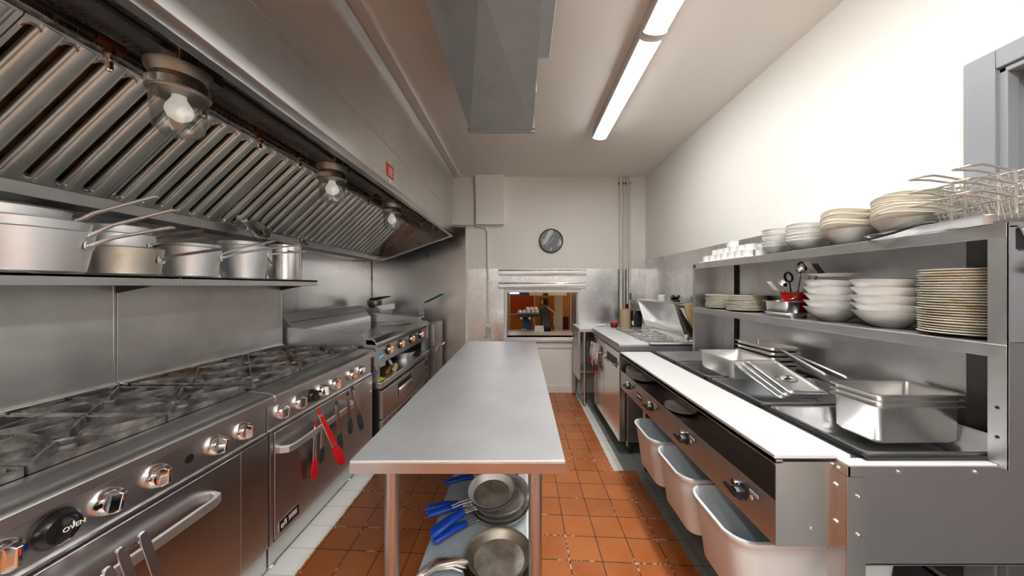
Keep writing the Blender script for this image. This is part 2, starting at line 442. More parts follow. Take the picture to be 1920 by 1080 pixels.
# stainless cladding
struct('trim_2', MB().box(XL, XL + .004, 0.2, 1.9, 0, 1.80).box(XL, XL + .004, 1.904, 3.30, 0, 1.80).box(XL, XL + .004, 3.304, YP - .004, 0, 1.80), 'steel_horizontal')
struct('trim_3', MB().box(XL + .006, -0.742, YP - .005, YP, 0.0, 2.218), 'steel_horizontal')
mb = MB().box(XL + .004, XL + .014, YP - .014, YP - .006, .9, 1.80)
struct('trim_4', mb, 'white_gloss')
struct('trim_5', MB().box(-.758, -.730, YW - .006, YW + .006, .0, 2.205).box(-.758, -.72, YW - .008, YW, 0.672, 0.690).box(-.741, -.3, YW - .008, YW, .672, .690), 'white_gloss', .002)
mb = MB()
cz0, cz1 = .692, 1.655
mb.box(-.722, -.476, YW - .004, YW, cz0, cz1); mb.box(-.474, WX0 - .03, YW - .004, YW, cz0, cz1)
mb.box(WX0 - .03, WX1 + .03, YW - .004, YW, WZ1 + .01, cz1); mb.box(WX1 + .03, 1.23, YW - .004, YW, cz0, cz1); mb.box(1.232, XR - .005, YW - .004, YW, cz0, cz1)
struct('trim_6', mb, 'steel_wall')
mb = MB()
mb.box(XR - .004, XR, 1.225, 2.3, 0.0, 1.77); mb.box(XR - .004, XR, 2.302, 3.52, 0.0, 1.77); mb.box(XR - .004, XR, 3.522, YW - .005, 0.0, 1.77)
struct('trim_7', mb, 'steel_wall')
# boxed-in soffits high on the back wall
struct('trim_8', MB().box(-.925, -.612, YW - .05, YW, 2.232, CZ), 'wall_paint', .004)
struct('trim_9', MB().box(-.608, -.243, YW - .10, YW, 2.232, CZ), 'wall_paint', .006)
struct('baseboard_back', MB().box(-.6, .78, YW - .014, YW, 0, .10), 'white_gloss', .004)
struct('trim_10', MB().box(WX0 - .01, WX1 + .02, YW - .02, YW, .60, .655), 'white_gloss', .003)

# pass-through window
w = struct('window_1', MB().box(WX0 - .025, WX1 + .03, YW - .022, YW + .02, WZ1 - .012, WZ1 + .035).box(WX0 - .022, WX0, YW - .018, YW + .02, WZ0 - .04, WZ1).box(WX1, WX1 + .022, YW - .018, YW + .02, WZ0 - .04, WZ1), 'white_gloss', .003)
mesh_obj(MB().box(WX0, WX0 + .012, YW + .02, YW + .5, WZ0, WZ1).box(WX1 - .012, WX1, YW + .02, YW + .5, WZ0, WZ1), 'window_reveal', 'steel_dull', w)
mesh_obj(MB().box(WX0 - .04, WX1 + .01, YW - .045, YW + .55, WZ0 - .03, WZ0).box(WX0 - .04, WX1 + .01, YW - .05, YW - .03, WZ0 - .058, WZ0 - .02), 'window_sill', 'steel_top', w, .004)

# ------------------------------------------------------------------ cafe beyond the pass-through
struct('wall_cafe_back', MB().box(-.62, 2.3, 7.2, 7.3, 0, 2.9), 'cafe_orange')
struct('wall_cafe_middle', MB().box(.285, 1.1, 6.9, 7.19, 0, 2.9), 'cafe_ochre')
struct('wall_cafe_left', MB().box(-.72, -.62, 4.96, 7.3, 0, 2.9), 'cafe_wine')
struct('wall_cafe_right', MB().box(2.3, 2.4, 4.56, 7.3, 0, 2.9), 'cafe_ochre')
struct('floor_cafe', MB().box(-.62, 2.3, 4.96, 7.2, -.06, 0), 'cafe_wine')
struct('ceiling_cafe', MB().box(-.62, 2.3, 4.96, 7.2, 2.9, 2.96), 'cafe_cream')
struct('trim_11', MB().box(-.29, -.262, 7.17, 7.2, 0, 2.9).box(.257, .285, 7.17, 7.2, 0, 2.9).box(-.262, .257, 7.17, 7.2, .80, .825), 'cafe_cream')
struct('trim_12', MB().box(.624, .767, 6.2, 6.4, 0, 2.9).box(.925, .975, 6.3, 6.5, 0, 2.9), 'cafe_cream')
struct('trim_13', MB().box(.70, 1.6, 6.6, 6.68, 0, .806), 'cafe_wine')
struct('trim_14', MB().box(-.262, .257, 7.18, 7.2, 0, .80), 'cafe_ochre')
for (lx, ly, lz, nm) in ((-.35, 6.2, 2.2, 'added warm pendant lamp over the left of the cafe, above the pass-through view'), (.75, 5.5, 2.2, 'added warm pendant lamp over the right of the cafe, above the pass-through view')):
    lampc = thing('added_pendant_lamp', nm, 'lamp', (lx, ly, lz))  # unseen lamps added to light the cafe
    mesh_obj(MB().lathe([(.02, .18), (.05, .17), (.14, .02), (.135, .015), (.045, .16)], (lx, ly, lz), 24), 'lamp_shade', 'black_matte', lampc)
    mesh_obj(MB().ball((lx, ly, lz), .05), 'bulb', 'cafe_added_lamp', lampc)
    mesh_obj(MB().cyl((lx, ly, lz + .1), (lx, ly, 2.9), .006), 'cord', 'black_matte', lampc)
cc = thing('cafe_counter', 'low service counter in the cafe seen through the pass-through', 'counter', (.2, 5.35, 0))
mesh_obj(MB().box(-.6, 1.2, 5.1, 5.75, .63, .66), 'counter_top', 'steel_top', cc)
mesh_obj(MB().box(-.6, 1.2, 5.15, 5.7, 0, .63), 'cabinet', 'cafe_wine', cc)
em = thing('espresso_machine', 'black espresso machine with white cups on top seen through the pass-through', 'coffee machine', (.15, 5.4, .66))
mesh_obj(MB().prism([(5.2, .985), (5.2, .935), (5.62, .935), (5.62, 1.01)], 'x', -.08, .31), 'cup_tray', 'black_plastic', em, .008)
mesh_obj(MB().prism([(.30, .66), (.31, 1.02), (.29, 1.06), (.36, 1.11), (.41, 1.10), (.45, 1.0), (.46, .66)], 'y', 5.22, 5.62), 'body', 'black_plastic', em, .01)
mesh_obj(MB().box(.02, .16, 5.55, 5.62, .68, .935), 'back_panel', 'cafe_blue', em, .01)
for x in (-.02, .12):
    gh = mesh_obj(MB().lathe([(.03, 0), (.03, .04), (.026, .06)], (x, 5.32, .875), 20), 'group_head', 'chrome', em)
    mesh_obj(MB().tube([(x, 5.30, .885), (x, 5.16, .87)], .011), 'portafilter_handle', 'black_plastic', gh)
mesh_obj(MB().tube(arc((.02, 5.25, .70), .045, 0, PI, 10), .005), 'drip_rail', 'chrome', em)
mesh_obj(MB().tube([(.17, 5.22, .92), (.19, 5.16, .85), (.20, 5.15, .76)], .005), 'steam_wand', 'chrome', em)
mesh_obj(MB().tube([(.50, 5.2, .66), (.51, 5.2, 1.0), (.47, 5.2, 1.04), (.40, 5.2, 1.09)], .010), 'side_rail', 'chrome', em)
cup = None
cpos = [(-.035, .985), (.035, .985), (.105, .985), (.175, .985), (.245, .985), (.09, 1.035), (.155, 1.035), (.225, 1.035)]
for i, (x, z) in enumerate(cpos):
    lab = 'white upturned coffee cup on the espresso machine, ' + (['first', 'second', 'third', 'fourth', 'fifth'][i] + ' of the lower row' if i < 5 else ['first', 'second', 'third'][i - 5] + ' of the upper row')
    if cup is None:
        cup = thing('coffee_cup', lab, 'cup', (x, 5.38, z), 'cups on the espresso machine')
        mesh_obj(MB().lathe([(.033, 0), (.035, .004), (.030, .032), (.018, .047), (.016, .050), (0, .050)], (x, 5.38, z), 20), 'body', 'ceramic', cup)
        mesh_obj(MB().tube(arc((x + .033, 5.38, z + .022), .012, -PI / 2, PI / 2, 6), .003, 6), 'handle', 'ceramic', cup)
    else: dup(cup, (x, 5.38, z), (0, 0, random.uniform(-2, 2)), lab)
jug = thing('milk_bin', 'white square bin standing under the espresso machine', 'bin', (.27, 5.16, .66))
mesh_obj(MB().loft([rrect(.265, 5.16, .17, .09, .01, .662), rrect(.265, 5.16, .14, .08, .01, .80), rrect(.265, 5.16, .13, .07, .01, .80), rrect(.265, 5.16, .13, .07, .01, .70)], True, True), 'body', 'ceramic', jug)
tm = thing('wall_notice', 'dark framed notice on the ochre wall behind the espresso machine', 'notice', (.45, 6.88, 1.1))
mesh_obj(MB().box(.38, .53, 6.87, 6.898, 1.02, 1.17), 'frame', 'black_matte', tm)
mesh_obj(MB().box(.395, .44, 6.865, 6.87, 1.04, 1.15), 'paper', 'cafe_cream', tm)
bh = thing('hanging_bulkhead', 'cream box hung under the ceiling beyond the pass-through', 'cabinet', (.45, 5.9, 1.26))
mesh_obj(MB().box(.134, .786, 5.8, 6.0, 1.257, 2.9), 'body', 'cafe_cream', bh, .004)
mesh_obj(MB().box(.37, .46, 5.785, 5.8, 1.262, 1.30), 'latch', 'black_matte', bh)
sc2 = thing('wall_screen', 'blue lit screen high on the left of the cafe beyond the pass-through', 'screen', (-.15, 6.4, 1.27))
mesh_obj(MB().box(-.24, -.06, 6.38, 6.40, 1.275, 1.40), 'panel', 'screen_glow', sc2)
mesh_obj(MB().box(-.25, .12, 6.40, 6.44, 1.255, 1.5), 'casing', 'cafe_blue', sc2)

# ------------------------------------------------------------------ things on the back wall
cx, cz = .385, 2.026
ck = thing('wall_clock', 'round dark faced wall clock with white numerals above the pass-through', 'clock', (cx, YW, cz))
mesh_obj(MB().lathe([(.148, 0), (.160, 0), (.162, .02), (.156, .034), (.148, .030), (.147, .01)], (cx, YW, cz), 64, axis='y'), 'rim', 'black_plastic', ck)
mesh_obj(MB().lathe([(0, .0), (.15, .0), (.15, .016), (0, .016)], (cx, YW, cz), 64, axis='y'), 'dial', 'clock_face', ck)
for s, a in (('12', PI / 2), ('3', 0), ('6', -PI / 2), ('9', PI)):
    text(s, .058, 'numeral', 'ink_white', ck, (cx + .112 * math.cos(a), YW - .0175, cz + .108 * math.sin(a)), (PI / 2, 0, 0))
mb = MB()
for k in range(12):
    if k % 3 == 0: continue
    a = k * PI / 6; mb.tube([(cx + .10 * math.cos(a), YW - .017, cz + .10 * math.sin(a)), (cx + .128 * math.cos(a), YW - .017, cz + .128 * math.sin(a))], .0012, 4)
mesh_obj(mb, 'hour_marks', 'ink_grey', ck)
for (a, l, r_) in ((math.radians(47), .066, .0028), (math.radians(228), .1, .0020)):
    mesh_obj(MB().tube([(cx, YW - .021, cz), (cx + l * math.cos(a), YW - .021, cz + l * math.sin(a))], r_, 6), 'hand', 'ink_white', ck)
for z0, nm in ((1.570, 'upper stainless order rail on the wall over the pass-through'), (1.398, 'lower stainless order rail right on top of the pass-through opening')):
    t = thing('order_rail', nm, 'order rail', (.27, YW - .005, z0), 'order rails above the pass-through')
    mesh_obj(MB().prism([(YW - .006, z0), (YW - .055, z0), (YW - .062, z0 + .012), (YW - .062, z0 + .048), (YW - .052, z0 + .052), (YW - .045, z0 + .052), (YW - .045, z0 + .015), (YW - .006, z0 + .012)], 'x', -.313, .850), 'trough', 'aluminium', t, .001)
    mesh_obj(MB().tube([(-.315, YW - .05, z0 + .067), (.852, YW - .05, z0 + .067)], .007), 'top_bar', 'chrome', t)
    for x in (-.25, .27, .79):
        mesh_obj(MB().box(x - .012, x + .012, YW - .05, YW - .006, z0 + .05, z0 + .074), 'bracket', 'steel_bright', t)
# conduit with junction box
P = [(-.86, YW - .11, CZ - .012), (-.62, YW - .11, CZ - .012), (-.612, YW - .105, CZ - .05), (-.616, YW - .062, 2.6), (-.616, YW - .062, 2.27), (-.600, YW - .062, 2.225), (-.49, YW - .02, 2.20), (-.463, YW - .018, 2.14), (-.455, YW - .018, .87)]
cd = thing('electrical_conduit', 'thin cream painted conduit running down the back wall to a grey box', 'conduit', (-.455, YW - .018, .76))
mesh_obj(MB().tube(P, .011, 10), 'pipe', 'pipe_paint', cd)
mesh_obj(MB().box(-.482, -.428, YW - .055, YW - .005, .775, .875), 'junction_box', 'galvanised', cd, .004)
mesh_obj(MB().box(-.50, -.41, YW - .03, YW - .005, .735, .755), 'box_foot', 'galvanised', cd, .003)
mesh_obj(MB().lathe([(.016, 0), (.016, .04), (.013, .05)], (-.455, YW - .022, .87), 12), 'connector', 'steel_bright', cd)
for x, r_, zb, nm in ((1.310, .021, .935, 'thick'), (1.352, .008, 1.13, 'thin'), (1.395, .013, 1.13, 'middle'), (1.425, .012, 1.02, 'slim')):
    t = thing('wall_pipe', {'thick': 'thickest cream painted pipe in the right corner of the back wall', 'thin': 'thinnest dark gapped pipe between the corner pipes', 'middle': 'cream painted pipe right of the thin one in the back corner', 'slim': 'cream pipe nearest the right wall in the back corner'}[nm], 'pipe', (x, YW - .03, zb), 'pipes in the back corner')
    mesh_obj(MB().cyl((x, YW - .032, zb), (x, YW - .032, CZ), r_, 16), 'pipe', 'pipe_paint', t)
    mesh_obj(MB().box(x - r_ - .008, x + r_ + .008, YW - .035, YW - .004, 2.78, 2.80), 'clip', 'rust_brass', t)
    if nm == 'middle':
        mesh_obj(MB().lathe([(.016, 0), (.018, .02), (.016, .08)], (x, YW - .032, zb - .02), 12), 'fitting', 'rust_brass', t)
t = MB().box(1.415, 1.440, YW - .065, YW - .048, 1.245, 1.335)
tag(mesh_obj(t, 'pipe_tag', 'green_plastic', None, .004), 'small green tag hanging on the corner pipes above the counter', 'tag')

# ------------------------------------------------------------------ ceiling: duct, lamps
dz0 = 2.55
dk = thing('air_duct', 'large grey sheet metal air duct hanging under the ceiling', 'duct', (-.15, .6, dz0))
mb = MB()
x0, x1, ya, yb = -.381, .078, -1.1, 2.39
xm, ym = (x0 + x1) / 2, 1.0
# cross-broken bottom panels
for a, b in ((ya, -.05), (-.05, yb)):
    i = mb._v([(x0, a, dz0), (x1, a, dz0), (x1, b, dz0), (x0, b, dz0), (xm, (a + b) / 2, dz0 - .045)])
    mb._f([(i, i + 1, i + 4), (i + 1, i + 2, i + 4), (i + 2, i + 3, i + 4), (i + 3, i, i + 4)])
i = mb._v([(x0, ya, dz0), (x1, ya, dz0), (x1, yb, dz0), (x0, yb, dz0), (x0, ya, 2.81), (x1, ya, 2.81), (x1, yb, 2.81), (x0, yb, 2.81)])
mb._f([(i, i + 4, i + 5, i + 1), (i + 1, i + 5, i + 6, i + 2), (i + 2, i + 6, i + 7, i + 3), (i + 3, i + 7, i + 4, i), (i + 4, i + 7, i + 6, i + 5)])
mesh_obj(mb, 'duct_body', 'galvanised', dk, 0, 3)
mesh_obj(MB().box(x0 - .012, x1 + .012, yb - .012, yb + .018, dz0 - .010, dz0 + .016).box(x0 - .01, x0, yb - .012, yb + .018, dz0, 2.81).box(x1, x1 + .01, yb - .012, yb + .018, dz0, 2.81), 'end_flange', 'galvanised', dk)
for y in (-.05,): mesh_obj(MB().box(x0 - .004, x1 + .004, y - .006, y + .006, dz0 - .003, dz0 + .006), 'duct_joint', 'galvanised', dk)
for y in (-.9, .2, 2.0):
    for x in (x0 - .006, x1 + .006): mesh_obj(MB().cyl((x, y, dz0 + .05), (x, y, CZ), .004, 6), 'hanger', 'galvanised', dk)
t = thing('ceiling_box', 'narrow pale grey box on the ceiling beside the air duct', 'duct', (.09, .5, 2.78))
mesh_obj(MB().box(-.05, .163, -1.1, 1.96, 2.78, CZ), 'box', 'galvanised', t, .003)
lf = None
for i, y in enumerate((1.835, .555, -.725, -2.005)):
    lab = ['long lit ceiling tube light with its end towards the back wall', 'lit ceiling tube light joined to the first, cut by the top edge', 'added unseen ceiling tube light over the camera', 'added unseen ceiling tube light in the rear part of the kitchen'][i]  # last two are out of view, added for more light
    if lf is None:
        lf = thing('ceiling_light', lab, 'ceiling light', (.726, y, 2.80), 'tube lights along the ceiling')
        prof = [(.062 * math.cos(a), .006 - .022 * math.sin(a)) for a in [PI * k / 14 for k in range(15)]]
        mesh_obj(MB().prism([(.726 + p, 2.80 + q + .01) for p, q in prof], 'y', y + .012, y + 1.238), 'diffuser', 'tube_light', lf)
        mesh_obj(MB().prism([(.662, 2.815), (.672, 2.808), (.780, 2.808), (.790, 2.815), (.790, CZ), (.662, CZ)], 'y', y + .01, y + 1.24), 'housing', 'white_gloss', lf, .003)
        for yy in (y, y + 1.238): mesh_obj(MB().prism([(.66, CZ)] + [(.726 - p * 1.08, 2.80 + q * 1.1 + .009) for p, q in prof] + [(.792, CZ)], 'y', yy, yy + .012), 'end_cap', 'white_gloss', lf)
    else: dup(lf, (.726, y, 2.80), None, lab)
# extra lights added to brighten the kitchen, behind the camera, outside the frame

for x, y, lab in ((-.95, -2.09, 'added lit tube light behind the camera over the range side'), (-.95, -3.37, 'added lit tube light by the rear wall over the range side'), (.30, -1.5, 'added lit tube light behind the camera beside the air duct end'), (-.35, -2.8, 'added lit tube light in the middle of the rear ceiling'), (1.25, -2.4, 'added lit tube light near the right wall behind the camera')):
    dup(lf, (x, y, 2.80), None, lab)

# ================================================================== HOOD
hy0, hy1 = -.6, 4.38
hd = thing('range_hood', 'long stainless steel extraction hood above the ranges and griddle', 'range hood', (-1.6, 2, 1.75))
mb = MB()
mb.box(-.935, -.92, hy0, hy1, 2.386, 2.846); mesh_obj(mb, 'upper_panel', 'steel_hood', hd, .0015)
mb = MB(); mb.box(-.935, -.92, hy0, 2.283, 2.135, 2.383); mb.box(-.935, -.92, 2.2865, hy1, 2.135, 2.383); mesh_obj(mb, 'lower_panel', 'steel_hood', hd, .0015)
mb = MB().prism([(-.920, 2.135), (-.916, 2.128), (-.916, 2.087), (-.945, 2.083), (-.958, 2.09), (-.958, 2.12), (-.95, 2.12), (-.95, 2.098), (-.928, 2.098), (-.935, 2.135)], 'y', hy0, hy1)
mesh_obj(mb, 'bottom_lip', 'steel_bright', hd)
mb = MB().box(-.975, -.885, hy0, hy1, 2.846, CZ); mesh_obj(mb, 'top_flange', 'steel_hood', hd, .002)
mb = MB().prism([(-.975, 2.13), (-.99, 2.30), (-1.45, 2.27), (-1.45, 2.262), (-.998, 2.29), (-.985, 2.13)], 'y', hy0, hy1)
mb.prism([(-1.455, 2.28), (-1.455, 2.222), (-1.41, 2.215), (-1.405, 2.222), (-1.40, 2.28)], 'y', hy0, hy1)
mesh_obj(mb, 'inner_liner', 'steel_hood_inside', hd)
mb = MB().prism([(-1.87, 1.815), (-1.87, 1.762), (-1.935, 1.745), (-1.94, 1.815)], 'y', hy0, hy1)
mesh_obj(mb, 'grease_gutter', 'steel_dull', hd, .003)
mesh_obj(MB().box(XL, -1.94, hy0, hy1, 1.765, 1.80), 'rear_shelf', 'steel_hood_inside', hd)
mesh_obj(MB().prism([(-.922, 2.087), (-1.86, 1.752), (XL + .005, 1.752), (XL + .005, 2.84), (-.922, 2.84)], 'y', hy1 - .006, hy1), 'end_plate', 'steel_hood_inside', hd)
mesh_obj(MB().prism([(-.922, 2.087), (-1.86, 1.752), (-1.86, 1.77), (-.922, 2.104)], 'y', hy1 - .04, hy1 - .006), 'end_edge', 'steel_dull', hd)
mesh_obj(MB().box(XL, -.94, hy0, hy1, 2.84, 2.85), 'hood_top', 'steel_dull', hd)
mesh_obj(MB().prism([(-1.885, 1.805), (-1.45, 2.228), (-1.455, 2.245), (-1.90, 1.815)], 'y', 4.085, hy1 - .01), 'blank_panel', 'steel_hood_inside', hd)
struct('trim_15', MB().box(-.885, -.812, hy0, YW - .001, 2.862, CZ), 'white_gloss', .003)
# baffle filters: inclined sheet with raised pressed slots
ex = Vector((-1.45 + 1.882, 0, 2.226 - 1.812)); FL = ex.length; ex.normalize(); nz = Vector((ex.z, 0, -ex.x))  # nz points down-front
def fmat(y):
    return Matrix(((ex.x, 0, nz.x, -1.882), (0, 1, 0, y), (ex.z, 0, nz.z, 1.812), (0, 0, 0, 1)))
FW = .517
def filter_mb():
    mb = MB(); mb.xf = fmat(0)
    mb.box(0, .03, 0, FW, -.02, 0); mb.box(FL - .03, FL, 0, FW, -.02, 0)
    n = 6; p = (FW - .02) / n
    # cross-section across y, extruded along the slope: baffle ridges between dark slots
    for k in range(n):
        y = .01 + p * (k + .5)
        prof = [(-.031, -.004), (-.029, .002), (-.025, .004), (-.021, .003), (-.019, .007), (-.013, .009), (.010, .009), (.016, .007), (.018, .003), (.022, .004), (.026, .002), (.028, -.004), (.028, -.012), (-.031, -.012)]
        m2 = [(y + .012 + a, b) for a, b in prof]
        lo = [[(x, q, w) for q, w in m2] for x in (.012, FL - .012)]
        mb.loft(lo, True, True)
    mb.box(.01, FL - .01, -.0, .012, -.02, .003); mb.box(.01, FL - .01, FW - .012, FW, -.02, .003)
    mb.mi = 1; mb.box(.01, FL - .01, .005, FW - .005, -.03, -.022)
    mb.mi = 2
    for k in range(n):
        y = .01 + p * (k + .5) - .024
        for s, x in ((1, .035), (-1, FL - .035)):
            mb.tube([(x + s * (.010 - .020 * math.sin(PI * j / 8)), y + .021 * math.cos(PI * j / 8), .003) for j in range(9)], .004, 6)
    return mb
f0 = None
for i in range(9):
    y = 4.085 - (i + 1) * .5205
    if f0 is None: ff = f0 = mesh_obj(filter_mb(), 'baffle_filter', ['steel_filter', 'filter_dark', 'steel_bright'], None, 0, 50, origin=(-1.66, 0, 2.02))
    else: ff = f0.copy(); COL.objects.link(ff)
    ff.parent = hd; ff.location = Vector((-1.66, y, 2.02)) - WL[hd.name]
# lamps in glass jars
def hood_lamp(y):
    x = -1.2
    fx = mesh_obj(MB().lathe([(.078, .0), (.082, .004), (.082, .03), (.072, .055), (.085, .075), (.088, .09), (0, .092)], (x, y, 2.085), 28), 'lamp_fitting', 'pan_worn', hd)
    mesh_obj(MB().box(x - .02, x + .055, y - .05, y + .11, 2.175, 2.225), 'junction_box', 'steel_hood_inside', fx, .004)
    mesh_obj(MB().lathe([(.0785, 0), (.084, .003), (.084, .028), (.0785, .03)], (x, y, 2.09), 28), 'clamp_ring', 'steel_bright', fx)
    mesh_obj(MB().lathe([(.072, .145), (.074, .12), (.071, .06), (.066, .024), (.048, .004), (.0, .0), (0, .003), (.046, .007), (.063, .026), (.068, .06), (.071, .12), (.069, .145)], (x, y, 1.945), 36), 'lamp_glass', 'glass', fx)
    mesh_obj(MB().lathe([(.012, .115), (.018, .105), (.02, .085), (.036, .055), (.038, .04), (.03, .02), (.012, .008), (0, .006)], (x, y, 1.99), 20), 'bulb', 'bulb_white', fx)
for y in (1.15, 2.075, 3.03): hood_lamp(y)
# sticker on the hood
st = mesh_obj(MB().box(-.9195, -.9175, 2.225, 2.345, 2.175, 2.265), 'warning_sticker', 'sticker_red', None)
tag(st, 'small orange red warning sticker on the hood front', 'sticker')
mb = MB()
for k in range(4): mb.box(-.9175, -.9168, 2.25 + .004 * k, 2.325 - .006 * (k % 2), 2.19 + .016 * k, 2.196 + .016 * k)
mesh_obj(mb, 'lettering', 'ink_white', st)
# fire suppression pipe with nozzles
fp = thing('fire_suppression_pipe', 'black fire suppression pipe with brass nozzles running inside the hood', 'pipe', (-1.32, 2, 2.19))
mesh_obj(MB().cyl((-1.325, hy0, 2.20), (-1.325, 4.2, 2.20), .011, 10), 'main_pipe', 'black_plastic', fp)
mesh_obj(MB().cyl((-1.17, hy0, 2.215), (-1.17, hy1 - .01, 2.215), .012, 10), 'light_conduit', 'black_plastic', fp)
for (x, y, dx) in ((-1.325, 1.055, 0), (-1.30, 1.34, 0), (-1.325, 1.66, 0), (-1.325, 1.93, .03), (-1.25, 2.85, -.07), (-1.12, 3.85, -.05), (-1.05, 3.98, -.02)):
    q = mesh_obj(MB().cyl((x, y - .035, 2.20), (x, y + .035, 2.20), .017, 10).tube([(x, y, 2.20), (x + dx * .6, y - abs(dx) * .4, 2.185), (x + dx, y - abs(dx) * .6, 2.165)], .013, 10), 'pipe_tee', 'rust_brass', fp)
    mesh_obj(MB().lathe([(.013, .0), (.015, -.005), (.015, -.02), (.009, -.025), (.009, -.05), (.006, -.054)][::-1], (x + dx, y - abs(dx) * .6, 2.165), 10), 'nozzle', 'chrome', q)
# ================================================================== RANGES
XF = -1.24
def knob(parent, y, z=.772, x=-1.252, black=False, ang=.0, big=1.0):
    mb = MB(); big *= 1.12
    m = 'black_plastic' if black else 'chrome'
    mb.lathe([(.034 * big, 0), (.035 * big, .006), (.031 * big, .018), (.026 * big, .026), (0, .028)], (x, y, z), 28, axis='x')
    k = mesh_obj(mb, 'knob', m, parent)
    mb = MB(); mb.xf = Matrix.Translation((x + .024, y, z)) @ Matrix.Rotation(ang, 4, 'X')
    mb.loft([[(0, .014, -.031), (0, .014, .031), (0, -.014, .031), (0, -.014, -.031)], [(.012, .010, -.031), (.012, .010, .031), (.012, -.010, .031), (.012, -.010, -.031)], [(.026, .006, -.022), (.026, .006, .024), (.026, -.006, .024), (.026, -.006, -.022)]], True, True)
    mesh_obj(mb, 'knob_grip', m, k, .003)
    mesh_obj(MB().box(x + .0495, x + .0505, y - .0015, y + .0015, z + .004, z + .02), 'pointer_mark', 'sticker_red' if not black else 'ink_white', k)
    return k

def grate_mb(cx, cy, w, l):
    """one cast iron top section with radiating fingers around a burner opening"""
    mb = MB(); z0, z1 = .905, .934
    hx, hy = w / 2, l / 2
    for s in (-1, 1):
        mb.prism([(cy + s * hy - s * .002, z0), (cy + s * hy - s * .002, z1 - .004), (cy + s * hy - s * .006, z1), (cy + s * hy - s * .011, z1), (cy + s * hy - s * .015, z1 - .004), (cy + s * hy - s * .015, z0)], 'x', cx - hx + .004, cx + hx - .004)
        mb.prism([(cx + s * hx - s * .003, z0), (cx + s * hx - s * .003, z1 - .008), (cx + s * hx - s * .012, z1 - .006), (cx + s * hx - s * .014, z0)], 'y', cy - hy + .004, cy + hy - .004)
    for k in range(8):
        a = PI / 4 * k + .0
        if k % 2 == 0:
            R = (hx if k in (0, 4) else hy) - .01
        else: R = math.hypot(hx, hy) - .03
        if k % 2: a = math.atan2((1 if k in (1, 3) else -1) * hy, (1 if k in (1, 7) else -1) * hx)
        c, s = math.cos(a), math.sin(a)
        P = [(R, .004), (R * .72, .004), (.085, 0), (.05, -.002), (.038, -.012)]
        lo = []
        for r, dz in P:
            t = .0062 if r > .06 else .0045
            lo.append([(cx + c * r - s * t, cy + s * r + c * t, z0 if r > .045 else z0 + .006), (cx + c * r - s * t * .6, cy + s * r + c * t * .6, z1 + dz), (cx + c * r + s * t * .6, cy + s * r - c * t * .6, z1 + dz), (cx + c * r + s * t, cy + s * r - c * t, z0 if r > .045 else z0 + .006)])
        mb.loft(lo, True, True)
    # low webs between the fingers: a plate with a round opening
    n = 32; outer = []; inner = []
    for k in range(n):
        a = 2 * PI * k / n; c, s = math.cos(a), math.sin(a)
        m = min(hx / max(abs(c), 1e-6), hy / max(abs(s), 1e-6)) - .01
        outer.append((cx + c * m, cy + s * m, .912)); inner.append((cx + c * (.078 + .012 * math.cos(4 * a)), cy + s * (.078 + .012 * math.cos(4 * a)), .908))
    mb.loft([[(x, y, z - .006) for x, y, z in outer], outer, inner, [(x, y, z - .006) for x, y, z in inner], [(x, y, z - .006) for x, y, z in outer]])
    return mb

